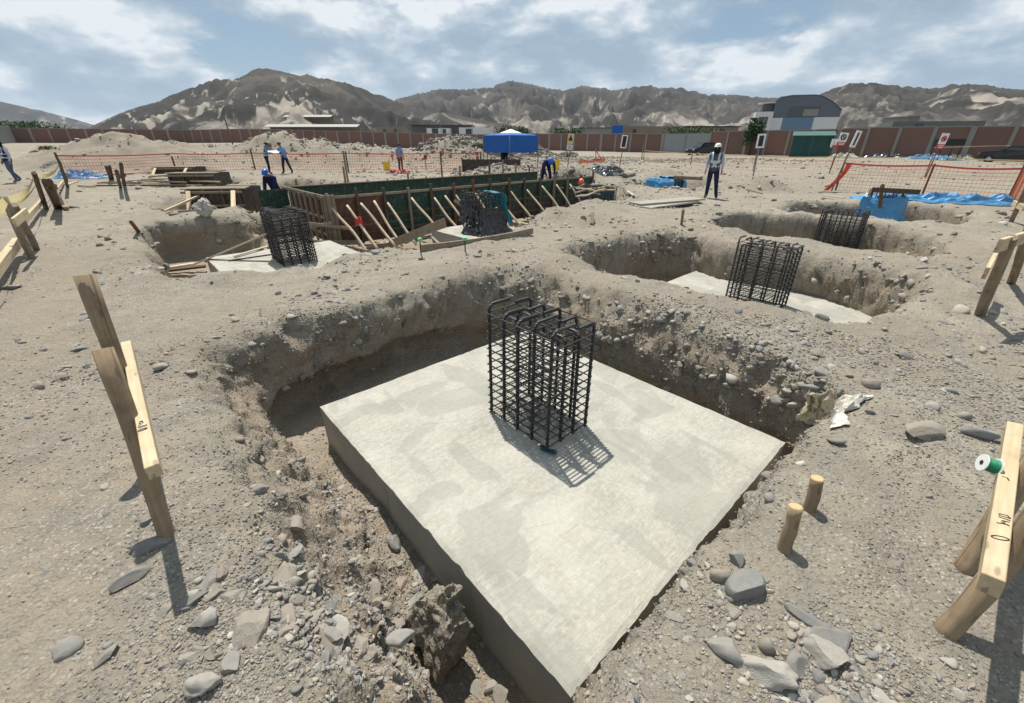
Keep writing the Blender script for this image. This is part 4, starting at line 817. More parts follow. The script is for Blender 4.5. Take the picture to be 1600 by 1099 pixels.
# twine spool on the board
sp = thing('twine_spool', 'small spool of green twine with white flanges on the right board', 'spool', G(1546, 727, 0.56) , 0)
ax = (Vector((0.84, -0.42, -0.14))).normalized(); Ms = Matrix.Translation(G(1546, 727, 0.575)) @ ax.to_track_quat('Z', 'X').to_matrix().to_4x4()
def lathe_obj(name, prof, mat, parent, M, n=28):
    V, F = lathe(prof, n); me = bpy.data.meshes.new(name); me.from_pydata(V, [], F); me.materials.append(MATS[mat]); 
    for p in me.polygons: p.use_smooth = len(p.vertices) == 4
    me.update(); o = put(bpy.data.objects.new(name, me), M, parent); md = o.modifiers.new('edge', 'EDGE_SPLIT'); md.split_angle = R(35); return o
lathe_obj('flange', [(0.008, -0.028), (0.040, -0.028), (0.041, -0.026), (0.040, -0.024), (0.008, -0.024)], 'plastic_white', sp, Ms)
lathe_obj('flange', [(0.008, 0.024), (0.040, 0.024), (0.041, 0.026), (0.040, 0.028), (0.008, 0.028)], 'plastic_white', sp, Ms)
lathe_obj('twine', [(0.010, -0.0238)] + [(0.031 + 0.0012 * math.sin(k * 1.9), -0.0232 + 0.0464 * k / 24) for k in range(25)] + [(0.010, 0.0238)], 'twine_green', sp, Ms)
lathe_obj('hub', [(0.004, -0.030), (0.0105, -0.030), (0.0105, 0.030), (0.004, 0.030)], 'sign_black', sp, Ms, 14)
# pegs
for (bx, by, tx, ty, hz, lab) in ((1230, 862, 1243, 792, 0.26, 'round wooden peg standing nearest the footing edge, right foreground'), (1268, 797, 1277, 748, 0.20, 'shorter round wooden peg just behind the other peg')):
    b = on(bx, by); pg = thing('wooden_peg', lab, 'peg', b); tp = G(tx, ty, b.z + hz)
    pole('shaft', b - Vector((0, 0, 0.1)), tp, 0.033, 0.031, 'wood_pole', pg, 0.006, 12); d = (tp - b).normalized()
    o = pole('cut_end', tp - d * 0.012, tp + d * 0.003, 0.030, 0.028, 'wood_end', pg, 0, 12, 1)
# right, middle distance
def board_set(label, stakes, boards, mat='wood_old', r=0.035, cat='batter board', bw=(0.04, 0.14)):
    b = on(*stakes[0][0]); t = thing('batter_board', label, cat, b)
    for (bp, tpx, hz) in stakes: p = on(*bp); pole('stake', p - Vector((0, 0, 0.15)), G(tpx[0], tpx[1], p.z + hz), r, r, mat, t, 0.01)
    for (p0, p1, z0, z1) in boards: beam('board', G(*p0, z0), G(*p1, z1), bw[0], bw[1], mat if mat != 'wood_old' else 'wood_fresh', t)
    return t
board_set('leaning stakes with a short pale board beside the right pits', [((1535, 490), (1580, 372), 1.0), ((1583, 440), (1612, 348), 1.0)], [((1540, 428), (1556, 396), 0.52, 0.62), ((1560, 385), (1600, 372), 0.95, 0.95)], r=0.05)
board_set('single leaning stake before the orange mesh at the right edge', [((1580, 348), (1608, 285), 1.0)], [((1583, 318), (1600, 326), 0.45, 0.42)], r=0.05)
board_set('low timber trestle beside the farthest right pit', [((1378, 316), (1379, 291), 0.6), ((1434, 322), (1437, 290), 0.75), ((1425, 322), (1427, 305), 0.35)], [((1362, 297), (1438, 301), 0.55, 0.55)], 'wood_dark', 0.05, 'trestle')
# left
board_set('two leaning stakes with a pale crosspiece, nearest at the left edge', [((50, 405), (5, 308), 1.05), ((56, 390), (22, 321), 0.9)], [((22, 349), (42, 332), 0.72, 0.74)], r=0.055)
board_set('dark stakes and crosspiece farther along the left tape line', [((88, 324), (70, 284), 0.95), ((91, 322), (77, 284), 1.0), ((102, 328), (90, 308), 0.35)], [((76, 299), (88, 292), 0.72, 0.74)], 'wood_dark', 0.07)
board_set('upright dark stakes beside the stacked timbers on the left', [((193, 288), (189, 257), 1.05), ((187, 291), (182, 268), 0.8), ((172, 280), (166, 262), 0.7), ((175, 279), (171, 261), 0.7)], [((186, 277), (196, 274), 0.5, 0.55)], 'wood_dark', 0.06)
pg = thing('wooden_stake', 'short leaning brown stake at the left pit corner', 'stake', on(222, 366)); pole('shaft', on(223, 368) - Vector((0, 0, .1)), G(205, 348, 0.35), 0.04, 0.04, 'wood_rust', pg)
pg = thing('wooden_stake', 'single square stake standing between the plank stack and right pits', 'stake', on(1065, 350)); beam('shaft', on(1065, 351) - Vector((0, 0, .1)), G(1068, 328, 0.42), 0.06, 0.06, 'wood_old', pg)
pg = thing('wooden_stake', 'short stub stake on the smooth earth mound', 'stake', on(925, 344)); beam('shaft', on(925, 345) - Vector((0, 0, .1)), G(926, 334, drop(on(925, 344).x, on(925, 344).y) + 0.2), 0.09, 0.09, 'wood_old', pg)
for (x0, y0, x1, y1, lab) in ((657, 393, 656, 375, 'thin rebar pin with bright green cap, left one by the plank'), (727, 391, 726, 374, 'thin rebar pin with bright green cap, right one by the plank')):
    b = on(x0, y0); pn = thing('capped_pin', lab, 'survey pin', b); tp = G(x1, y1, b.z + 0.33); pole('pin', b - Vector((0, 0, .1)), tp, 0.012, 0.012, 'tie_steel', pn, 0, 6); lathe_obj('cap', [(0.015, -0.03), (0.035, -0.02), (0.045, 0.0), (0.035, 0.025), (0.01, 0.035)], 'knob_green', pn, Matrix.Translation(tp), 10)
def plank(label, p0, p1, w, h, mat='wood_old', name='plank', bow=0.0, z=(None, None), cat='plank', lift=0.0):
    a = on(*p0) if z[0] is None else G(*p0, z[0]); b = on(*p1) if z[1] is None else G(*p1, z[1]); a = a + Vector((0, 0, h / 2 + lift)); b = b + Vector((0, 0, h / 2 + lift))
    return tag(beam(name, a, b, w, h, mat, bow=bow), label, cat)
plank('long warped plank with green capped pins standing by it', (658, 394), (832, 366), 0.05, 0.13, 'wood_old', bow=-0.04)
plank('plank sloping out of the formwork trench onto the bank', (610, 388), (696, 356), 0.04, 0.22, 'wood_old', z=(None, 0.05))

# rocks that can be told apart
def rock(label, px, py, r, mat, seed, sc=(1, 0.85, 0.65), rz=0.0, sink=0.25, sub=4, rough=0.16, cuts=6, z=None):
    p = on(px, py) if z is None else G(px, py, z); v, f = stone_base(sub, 1, seed, (0.95, 1.0), rough, cuts)[0]
    v = v * np.array(sc); o = mesh_obj('rock', v, f, mat, smooth=False); o.matrix_basis = Matrix.Translation(p + Vector((0, 0, r * sc[2] * (1 - 2 * sink) * 0.5))) @ Matrix.Rotation(rz, 4, 'Z') @ Matrix.Rotation(0.15, 4, 'X') @ Matrix.Diagonal((r, r, r, 1))
    for q in o.data.polygons: q.use_smooth = True
    return tag(o, label, 'rock', 'larger rocks')
rock('big smooth blue grey boulder near the two pegs', 1163, 922, 0.105, 'stone_blue_grey', 101, (0.95, 1, 0.85), 0.4, cuts=3, rough=0.10)
rock('rounded tan cobble leaning on the left of the big boulder', 1124, 902, 0.062, 'stone_tan', 102, (0.8, 1, 0.9), cuts=2, rough=0.1)
rock('flat grey green stone tip behind the big boulder', 1150, 880, 0.065, 'stone_blue_grey', 103, (0.7, 1, 0.7))
rock('angular blue grey slab stone lying right of the big boulder', 1272, 975, 0.10, 'stone_blue_grey', 104, (1.2, 0.5, 0.45), -0.75)
rock('pale chalky rough lump at the bottom, below the boulder', 1195, 1052, 0.12, 'stone_pale', 105, (1.2, 0.8, 0.6), -0.3, rough=0.3, cuts=10)
rock('flat tan stone beside the chalky lump', 1245, 1035, 0.10, 'stone_grey', 106, (0.85, 1, 0.5), 0.3)
rock('white chip of stone lying alone near the footing edge', 1052, 966, 0.042, 'stone_pale', 107, (1.2, 0.6, 0.4), -0.5)
rock('small round cobble between the chalky lump and boulder', 1199, 1012, 0.045, 'stone_tan', 108, (1, 1, 0.95), cuts=1, rough=0.05)
rock('grey wedge stone left of the chalky lump', 1138, 1015, 0.085, 'stone_grey', 109, (1.1, 0.7, 0.6), -0.4)
rock('pale streaky stone at far end of the boulder group', 1290, 1028, 0.10, 'stone_pale', 110, (1.1, 0.7, 0.6), -0.5, rough=0.3)
rock('flat grey brown rock on the open ground, right of the torn sack', 1443, 677, 0.14, 'stone_tan', 111, (1.1, 0.8, 0.5), 0.2)
rock('long dark grey stone right of the flat grey brown rock', 1522, 680, 0.125, 'stone_blue_grey', 112, (1.2, 0.55, 0.5), -0.3)
rock('rounded tan cobble behind the torn sack', 1360, 602, 0.085, 'stone_tan', 113, (1.1, 0.8, 0.7), cuts=2, rough=0.08)
rock('pale oval boulder in the gravel at lower left', 318, 975, 0.085, 'stone_pale', 114, (1.15, 0.8, 0.7), 0.3, rough=0.12)
rock('big dark flat stone at the foot of the left stake', 232, 858, 0.11, 'stone_blue_grey', 115, (1.0, 0.9, 0.4), 0.5)
rock('rounded grey cobble under the left stake shadow', 306, 938, 0.062, 'stone_blue_grey', 116, (1.1, 0.8, 0.7), 0.6)
rock('long pale stone pointing up left in the lower left gravel', 205, 908, 0.075, 'stone_grey', 117, (1.2, 0.55, 0.5), 0.9)
rock('triangular pale blue stone in the lower left gravel', 390, 982, 0.062, 'stone_blue_grey', 118, (1, 0.9, 0.4), 0.2)
rock('tall grey stone at lower left, below the triangular one', 368, 1035, 0.075, 'stone_grey', 119, (0.7, 1.1, 0.5), -0.4)
rock('rough speckled lump at the bottom, lower left', 322, 1075, 0.075, 'stone_pale', 120, (1, 0.9, 0.7), rough=0.35)
rock('brick coloured fragment in the lower left gravel', 345, 902, 0.055, 'stone_rose', 121, (0.6, 1, 0.6), 0.3, cuts=9)
rock('flat grey green stone lying alone at lower left', 100, 1018, 0.062, 'stone_grey', 122, (1.2, 0.8, 0.5), 0.5)
rock('narrow flat stone right of the lone grey green stone', 165, 1028, 0.075, 'stone_grey', 123, (0.6, 1.2, 0.35), -0.4)
rock('flat pale rock at the left edge, level with the tall stake', 18, 452, 0.16, 'stone_grey', 124, (1.1, 0.7, 0.4), 0.1, cuts=9)
rock('white rounded stone at the near lip of the second pit', 996, 441, 0.045, 'stone_pale', 125, (1, 0.9, 0.85), cuts=1, rough=0.06)
rock('large rounded boulder near the orange mesh behind the cages', 981, 278, 0.45, 'stone_tan', 126, (1, 0.9, 0.9))
rock('rounded pale boulder in the heap behind the formwork end', 955, 264, 0.42, 'stone_tan', 127, (1.1, 0.9, 0.8))
rock('pale block on top of the rubble by the blue canopy', 752, 262, 0.35, 'stone_pale', 128, (1.2, 0.8, 0.6))
rock('grey boulder half buried on the pit slope left of the dirt slab', 628, 1003, 0.075, 'stone_grey', 129, (1, 0.8, 0.8), z=-0.25)
rock('dark oblong stone lying against the left face of the footing', 616, 850, 0.10, 'stone_blue_grey', 130, (0.5, 1.2, 0.5), 0.6, z=-0.95)
for k, (px, py, r) in enumerate(((745, 1082, 0.055), (765, 1078, 0.05), (782, 1088, 0.05))):
    rock(('round brown cobble at the bottom by the footing, left of three', 'round brown cobble at the bottom by the footing, middle of three', 'round brown cobble at the bottom by the footing, right of three')[k], px, py, r, 'stone_tan', 140 + k, (0.9, 1, 0.85), 0.8 * k, cuts=6, rough=0.2, z=-0.55)
rr_ = random.Random(4)
for k in range(16):
    px, py = 768 + rr_.uniform(-60, 70), 268 + rr_.uniform(-8, 6); sz_ = rr_.uniform(0.18, 0.38); cm_ = rr_.choice(['stone_pale', 'stone_tan', 'stone_grey']); rock(('larger ' if sz_ > .28 else 'small ') + {'stone_pale': 'whitish', 'stone_tan': 'tan', 'stone_grey': 'grey'}[cm_] + ' broken rock in the ' + ('left' if px < 768 else 'right') + ' half of the rubble under the canopy', px, py, sz_, cm_, 160 + k, (1.1, 0.8, 0.7), rr_.uniform(0, 6), sub=3, rough=0.2, cuts=8)['group'] = 'rubble heap under the canopy'
for k in range(12):
    px, py = 925 + rr_.uniform(-45, 60), 275 + rr_.uniform(-8, 10); sz_ = rr_.uniform(0.15, 0.34); cm_ = rr_.choice(['stone_pale', 'stone_tan', 'stone_grey']); rock(('larger ' if sz_ > .25 else 'small ') + {'stone_pale': 'whitish', 'stone_tan': 'tan', 'stone_grey': 'grey'}[cm_] + ' rock in the ' + ('left' if px < 930 else 'right') + ' half of the stone heap beyond the formwork', px, py, sz_, cm_, 190 + k, (1.1, 0.8, 0.7), rr_.uniform(0, 6), sub=3, rough=0.2, cuts=8)['group'] = 'stone heap beyond the formwork'

# slab of caked earth leaning in the gap beside the footing
def dirt_slab():
    c = G(686, 962, -0.74); bm = bmesh.new(); bmesh.ops.create_cube(bm, size=1.0); bmesh.ops.subdivide_edges(bm, edges=bm.edges[:], cuts=38, use_grid_fill=True)
    v = np.array([p.co[:] for p in bm.verts]); v = v * np.array([0.36, 0.20, 0.52])
    v[:, 0] = v[:, 0] * (1 - 0.85 * sstep(-0.02, 0.27, v[:, 2])) + 0.03 * sstep(0, .27, v[:, 2]); v[:, 1] *= 1 - 0.5 * sstep(0.0, 0.27, v[:, 2])
    q = v * 1.0; n0 = fbm(q[:, 0] * 6, q[:, 1] * 6, q[:, 2] * 6, o=3); n2 = fbm(q[:, 0] * 22, q[:, 1] * 22, q[:, 2] * 22, o=3)
    dirn = v / np.maximum(np.linalg.norm(v / np.array([0.36, 0.20, 0.52]), axis=1)[:, None], .3); v = v + dirn * (0.36 * n0 + 0.20 * n2)[:, None] * 0.5
    for p, k in zip(bm.verts, v): p.co = k
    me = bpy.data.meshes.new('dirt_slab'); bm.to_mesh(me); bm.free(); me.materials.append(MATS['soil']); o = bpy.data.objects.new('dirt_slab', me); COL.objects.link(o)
    o.matrix_basis = Matrix.Translation(c) @ Matrix.Rotation(R(-42), 4, 'Z') @ Matrix.Rotation(R(-14), 4, 'X') @ Matrix.Rotation(R(10), 4, 'Y'); tag(o, 'leaning slab of caked stony earth in the gap left of the footing', 'dirt slab')
dirt_slab()

# ------------------------------------------------------------------ long formwork in the trench
def formwork():
    H = 1.42; t = thing('formwork', 'long open timber formwork box with green panels and slanting pole braces', 'formwork', FC, ANG)
    rr = random.Random(9)
    def P(s, d, z): return FC + U * s - NN * d + Vector((0, 0, z))          # s along, d back, z up
    Rm = Matrix((U, -NN, Vector((0, 0, 1)))).transposed()
    nb = 14; bw = FORM_L / nb
    for k in range(nb):
        mat = 'ply_brown' if k < 2 else 'ply_green'
        for z0, z1 in ((0.02, 0.52), (0.525, 1.0), (1.005, H)):
            m2 = mat if (z0 < 1 or k > 1) else 'ply_brown'
            if z0 < 0.1 and k > 3: m2 = 'ply_black'
            box('panel', P((k + .5) * bw, 0.0 + rr.uniform(-.004, .004), (z0 + z1) / 2), (bw - 0.006, 0.018, z1 - z0), m2, t, Rm)
        box('panel', P((k + .5) * bw, FORM_W, H / 2 + 0.03), (bw - 0.006, 0.018, H), 'ply_green', t, Rm)
    for k in range(nb + 1):
        s = k * bw + rr.uniform(-.05, .05) * (0 < k < nb); up = rr.uniform(0.08, 0.2)
        m2 = 'wood_rust' if k in (5, 6) else rr.choice(['wood_dark', 'wood_dark', 'wood_old'])
        beam('stud', P(s, -0.075, 0.0), P(s + rr.uniform(-.02, .02), -0.075, H + up), 0.07, 0.09, m2, t, up=NN)
        beam('stud', P(s + .3, FORM_W + 0.06, 0.3), P(s + .3, FORM_W + 0.06, H + rr.choice([0.1, 0.25, 0.45, 0.6])), 0.06, 0.06, rr.choice(['wood_old', 'wood_dark']), t, up=NN)
    for z in (0.30, 0.78, H - 0.03):
        for a, b in ((0, 4.3), (4.3, 8.6), (8.6, FORM_L)):
            beam('rail', P(a, -0.032, z + rr.uniform(-.01, .01)), P(b - .01, -0.032, z + rr.uniform(-.01, .01)), 0.044, 0.075, 'wood_old' if z > 1 else 'wood_dark', t)
    for a, b in ((0, 6.0), (6.0, FORM_L)): beam('rail', P(a, FORM_W - 0.05, H + 0.035), P(b - .01, FORM_W - 0.05, H + 0.035), 0.07, 0.04, 'wood_old', t)
    # left end: pale boards, studs, twin corner posts
    ne = 7; ew = FORM_W / ne
    for k in range(ne):
        for z0, z1 in ((0.05, 0.70), (0.706, 1.30)): box('end_panel', P(0.0, (k + .5) * ew, (z0 + z1) / 2), (0.018, ew - 0.006, z1 - z0), 'ply_brown' if rr.random() < .5 else 'wood_dark', t, Rm)
        beam('stud', P(-0.075, (k + .5) * ew, 0), P(-0.075, (k + .5) * ew, H + rr.uniform(-.15, .05)), 0.06, 0.07, 'wood_old', t, up=U)
    for z in (0.30, 0.8, H - 0.02): beam('rail', P(-0.04, 0.1, z), P(-0.04, FORM_W + 0.5, z), 0.044, 0.09, 'wood_old', t)
    for s, d in ((-0.09, -0.05), (-0.02, -0.16), (0.10, -0.14)): beam('corner_post', P(s, d, -0.05), P(s, d, H + 0.05), 0.11, 0.05, 'wood_old', t, up=NN)
    box('end_panel', P(-0.45, FORM_W + 0.25, 1.0), (0.9, 0.02, 0.75), 'ply_green', t, Rm)
    # slanting braces of peeled poles
    for k in [x * .5 for x in range(2 * nb)]:
        if k % 1 and rr.random() < .45: continue
        s = k * bw + 0.05; a = P(s, -0.14, 1.16 + rr.uniform(-.05, .05)); f = P(s + rr.uniform(.15, .4), -rr.uniform(1.25, 1.5), 0.0); f.z = max(drop(f.x, f.y) + 0.02, FC.z)
        pole('brace', a, f, 0.036, 0.042, 'wood_peeled', t, 0.03, 8, 9)
    beam('brace', P(5 * bw, -0.14, 1.0), P(5 * bw + .9, -0.9, 0.15), 0.05, 0.09, 'wood_fresh', t)
    # outrigger timbers at the corner
    beam('brace', P(-0.1, -0.3, 0.75), P(-1.3, 0.5, 0.45), 0.04, 0.09, 'wood_old', t); beam('brace', P(0.35, -0.5, 0.55), P(-0.9, 0.1, 0.8), 0.04, 0.09, 'wood_old', t); beam('brace', P(0.6, -0.55, 0.12), P(-0.8, -0.05, 0.25), 0.05, 0.12, 'wood_old', t)
    return P
FP = formwork()
tag(sheet('red_rag', None, None, lambda s, t: (FP(0.55, -0.62, 0).x + (s - .5) * .2 + .04 * n1(s * 6, t * 5, 2), FP(0.55, -0.62, 0).y + .05 * n1(s * 7, t * 7, 4), FC.z + 0.86 - .2 * t + .08 * n1(s * 6, t * 6, 9)), 12, 10, 'net_red'), 'red rag tied round the first slanting brace of the formwork', 'rag')
# timbers lying in the trench in front of it
for k, (p0, p1, lab) in enumerate((((540, 385), (575, 393), 'short timber on the trench floor by the corner brace'), ((560, 384), (606, 382), 'pole lying across the trench behind the corner brace'), ((675, 372), (690, 386), 'short pale batten on the slab left of the black plastic'))):
    a = G(*p0, -0.85 if k < 2 else -0.5); b = G(*p1, -0.85 if k < 2 else -0.45); tag(beam('timber', a, b, 0.07, 0.06, 'wood_old'), lab, 'timber')
rr_ = random.Random(33)
for k in range(26):
    s_ = rr_.uniform(0.3, 11.5); d_ = rr_.uniform(0.35, 1.6); q = FP(s_, -d_, 0); q.z = max(drop(q.x, q.y), FC.z) + .06; a_ = rr_.uniform(0, 3.14); L_2 = rr_.uniform(.35, 1.1); dv = Vector((math.cos(a_), math.sin(a_), rr_.uniform(-.12, .12))) * L_2
    tag(beam('offcut', q - dv * .5, q + dv * .5, rr_.uniform(.05, .12), rr_.uniform(.025, .05), (cm_ := rr_.choice(['wood_old', 'wood_peeled', 'wood_dark', 'wood_fresh']))), {'wood_old': 'weathered', 'wood_peeled': 'whitish', 'wood_dark': 'dark', 'wood_fresh': 'pale yellow'}[cm_] + (' short' if L_2 < .7 else ' long') + ' offcut on the trench floor before the ' + ('left' if s_ < 4 else 'middle' if s_ < 8 else 'right') + ' third of the formwork', 'timber', 'offcuts on the trench floor')
for k in range(14):
    px, py = rr_.uniform(130, 330), rr_.uniform(276, 300); q = on(px, py) + Vector((0, 0, .05)); a_ = rr_.uniform(-.4, .5); L_2 = rr_.uniform(.6, 2.0); dv = Vector((math.cos(a_), math.sin(a_), 0)) * L_2
    tag(beam('offcut', q - dv * .5, q + dv * .5, rr_.uniform(.06, .12), rr_.uniform(.03, .06), (cm_ := rr_.choice(['wood_old', 'wood_dark', 'wood_old', 'wood_fresh']))), ('short ' if L_2 < 1.2 else 'long ') + {'wood_old': 'weathered', 'wood_dark': 'dark', 'wood_fresh': 'pale'}[cm_] + ' loose timber strewn ' + ('well left of' if px < 230 else 'close to') + ' the small footing forms', 'timber', 'timbers strewn on the left')
rr_ = random.Random(12)
for k in range(7):
    p = on(928 + rr_.uniform(-28, 18), 310 + rr_.uniform(-6, 4)); a = rr_.uniform(-.5, .9); d = Vector((math.cos(a), math.sin(a), rr_.uniform(-.1, .25))) * rr_.uniform(.4, .8)
    tag(pole('pole_offcut', p - d + Vector((0, 0, .12 + .04 * k)), p + d + Vector((0, 0, .12 + .04 * k)), 0.026, 0.03, rr_.choice(['wood_peeled', 'wood_old']), None, 0.05, 8), 'crooked pole offcut in the heap at the right end of the trench', 'pole', 'pole offcuts heaped by the trench')

# ------------------------------------------------------------------ footing forms on the left
def form_box(label, c, lx, ly, h, rz, top=True, braces=True):
    t = thing('footing_form', label, 'formwork', c, rz, 'small footing forms on the left'); Mz = Matrix.Translation(c) @ Matrix.Rotation(rz, 4, 'Z'); W = lambda x, y, z: Mz @ Vector((x, y, z)); Rm = Matrix.Rotation(rz, 3, 'Z')
    for k in range(3):
        x = -lx / 2 + lx * (k + .5) / 3
        for y in (-ly / 2, ly / 2): box('panel', W(x, y, h / 2), (lx / 3 - .006, 0.02, h), 'ply_black', t, Rm)
    for x in (-lx / 2, lx / 2):
        for k in range(2): box('panel', W(x, -ly / 4 + ly / 2 * k, h / 2), (0.02, ly / 2 - .03, h), 'ply_black', t, Rm)
    for x in (-lx / 2 + .05, -lx / 6, lx / 6, lx / 2 - .05): beam('stud', W(x, -ly / 2 - .05, 0), W(x, -ly / 2 - .05, h), 0.06, 0.07, 'wood_dark', t, up=(1, 0, 0))
    for z in (0.45 * h, 0.92 * h): beam('rail', W(-lx / 2 - .1, -ly / 2 - .11, z), W(lx / 2 + .1, -ly / 2 - .11, z), 0.05, 0.07, 'wood_old', t)
    if top:
        for k in range(3): beam('top_plank', W(-lx / 2 - .15 + .06 * k, -ly / 2 + .1 + .26 * k, h + .03), W(lx / 2 + .15 - .05 * k, -ly / 2 + .1 + .26 * k, h + .03 + .004 * k), 0.22, 0.035, 'wood_old', t)
    if braces:
        for x in (-lx / 2 + .18, lx / 2 - .15):
            e = W(x + .45, -ly / 2 - 1.35, 0); e.z = drop(e.x, e.y) + .04; beam('brace', W(x, -ly / 2 - .17, h * .98), e, 0.13, 0.03, 'wood_fresh', t)
    return t
form_box('nearest dark footing form on the left with two pale sloping boards', Vector((-10.2, 16.0, -0.48)), 1.75, 1.6, 0.9, R(6))
form_box('middle dark footing form on the left, partly behind the nearest one', Vector((-15.3, 22.4, -0.4)), 2.0, 1.6, 0.9, R(5), True, False)
form_box('farthest low footing form on the left by a dark post', Vector((-20.6, 28.6, -0.3)), 2.1, 1.6, 0.75, R(5))
# timbers round them
for k, (p0, p1, mat, lab) in enumerate((((145, 292), (290, 291), 'wood_dark', 'long dark beam lying left of the small footing forms'), ((152, 288), (262, 281), 'wood_old', 'long weathered timber lying above the long dark beam'), ((215, 284), (292, 287), 'wood_old', 'weathered timber end running into the middle footing form'), ((232, 278), (352, 268), 'wood_old', 'thin timber lying behind the footing forms'),
        ((254, 331), (318, 302), 'wood_old', 'upper of two poles sloping down from the nearest footing form'), ((258, 332), (323, 303), 'wood_fresh', 'lower paler pole sloping down from the nearest footing form'), ((266, 338), (405, 325), 'wood_old', 'long timber on the bank behind the left pit'), ((280, 333), (450, 320), 'wood_old', 'second long timber on the bank behind the left pit'),
        ((106, 291), (122, 285), 'wood_fresh', 'short pale board in front of the left blue tarpaulin'), ((150, 275), (210, 273), 'wood_old', 'weathered board behind the dark upright stakes'))):
    lift = 0.0; z = (None, None)
    if k in (4, 5): z = (None, 0.25)
    plank(lab, p0, p1, 0.07, 0.06, mat, 'timber', z=z, cat='timber')
# planks in the left pit and on its slab
L_ = FOOT['left'].z
plank('pale plank rising from the left pit floor to the rebar cage', (302, 416), (452, 352), 0.13, 0.035, 'wood_peeled', z=(L_ - 0.15, 0.2)); plank('plank lying along the left pit floor', (258, 421), (304, 414), 0.14, 0.04, 'wood_peeled', z=(L_ - 0.25, L_ - 0.2)); plank('dark plank beside the left footing corner', (260, 425), (322, 418), 0.18, 0.05, 'wood_dark', z=(L_ - .35, L_ - .35))
plank('narrow dark batten lying on the left footing', (357, 409), (424, 399), 0.05, 0.025, 'wood_dark', z=(L_ + .002, L_ + .002)); plank('pale batten along the back of the left footing', (366, 402), (420, 386), 0.07, 0.03, 'wood_peeled', z=(L_ + .02, L_ + .03))
# white sack standing on the bank
def sack(label, p, w, h, mat, seed):
    bm = bmesh.new(); bmesh.ops.create_icosphere(bm, subdivisions=4, radius=1.0); v = np.array([q.co[:] for q in bm.verts]); r = np.hypot(v[:, 0], v[:, 1]); f = 1 - 0.35 * np.clip(v[:, 2], 0, 1) + 0.6 * fbm(v[:, 0] * 2.2 + seed, v[:, 1] * 2.2, v[:, 2] * 1.6, o=4) + 0.75 * np.abs(fbm(v[:, 0] * 5, v[:, 1] * 5 + seed, v[:, 2] * 1.5, o=3))
    v[:, 0] *= f * w / 2; v[:, 1] *= f * w / 2.4; v[:, 2] = (v[:, 2] + 1) / 2 * h * (1 + 0.12 * fbm(v[:, 0] * 9, v[:, 1] * 9, o=2))
    for q, k in zip(bm.verts, v): q.co = k
    me = bpy.data.meshes.new('sack'); bm.to_mesh(me); bm.free(); me.materials.append(MATS[mat]); o = bpy.data.objects.new('sack', me); COL.objects.link(o); o.location = p; tag(o, label, 'sack')
sack('crumpled off white sack standing on the bank behind the left pit', on(322, 338) - Vector((0, 0, .04)), 0.34, 0.52, 'bag_white', 3.0)
# planks stacked over the hole near the standing man
for k, (p0, p1, w, lab) in enumerate((((992, 319), (1092, 311), 0.55, 'topmost wide grey board of the stack beside the standing man'), ((1005, 325), (1082, 315), 0.5, 'lower grey board of the stack, sticking out in front'), ((1000, 322), (1075, 310), 0.3, 'narrow board under the stack beside the standing man'))):
    z = (0.16, 0.10, 0.04)[k]; tag(beam('plank', G(*p0, z), G(*p1, z), w, 0.05, 'plank_grey'), lab, 'plank', 'stacked planks')
plank('pale batten sloping down the heap right of the far cage', (972, 296), (990, 309), 0.1, 0.03, 'wood_peeled', lift=.05); plank('short board on the small earth heap right of the standing man', (1164, 301), (1190, 308), 0.12, 0.04, 'wood_fresh', lift=.08)
plank('long grey board lying before the red mesh at right', (1280, 301), (1404, 306), 0.2, 0.05, 'plank_grey'); plank('thin batten on the bank of the farthest right pit', (1283, 313), (1330, 316), 0.08, 0.04, 'wood_peeled', lift=.03); plank('second thin batten crossing the first by the farthest right pit', (1284, 309), (1318, 314), 0.08, 0.04, 'wood_peeled', lift=.06)
t_ = thing('timber_rail', 'low timber rail on a short post behind the standing man', 'rail', on(1065, 286)); beam('post', on(1065, 287) - Vector((0, 0, .1)), G(1066, 277, .45), .08, .08, 'wood_old', t_); beam('board', G(1053, 278, .4), G(1098, 280, .4), .05, .14, 'wood_old', t_)

# ------------------------------------------------------------------ people
def capsule_body(J, E, RAD, cats):
    """one continuous body grown over a skeleton; returns mesh data and per-face clothing"""
    names = list(J); idx = {n: i for i, n in enumerate(names)}
    me = bpy.data.meshes.new('body_skeleton'); me.from_pydata([tuple(J[n]) for n in names], [(idx[a], idx[b]) for a, b in E], [])
    o = bpy.data.objects.new('body_skeleton', me); COL.objects.link(o); o.modifiers.new('skin', 'SKIN'); sv = me.skin_vertices[0].data
    for n in names: r = RAD[n]; sv[idx[n]].radius = r if isinstance(r, tuple) else (r, r); sv[idx[n]].use_root = (n == 'pelvis')
    ss = o.modifiers.new('sub', 'SUBSURF'); ss.levels = 2; ss.render_levels = 2
    dg = bpy.context.evaluated_depsgraph_get(); dg.update(); out = bpy.data.meshes.new_from_object(o.evaluated_get(dg)); bpy.data.objects.remove(o); bpy.data.meshes.remove(me)
    C = np.array([p.center[:] for p in out.polygons]); best = np.full(len(C), 9e9); cat = np.zeros(len(C), int)
    for a, b in E:
        A = np.array(J[a]); B = np.array(J[b]); ab = B - A; t = np.clip(((C - A) @ ab) / max(ab @ ab, 1e-9), 0, 1); ra = RAD[a][0] if isinstance(RAD[a], tuple) else RAD[a]; rb = RAD[b][0] if isinstance(RAD[b], tuple) else RAD[b]
        d = np.linalg.norm(C - (A + t[:, None] * ab), axis=1) / (ra + (rb - ra) * t); m = d < best; best[m] = d[m]; cat[m] = cats.get((a, b), 0)
    return out, cat, C
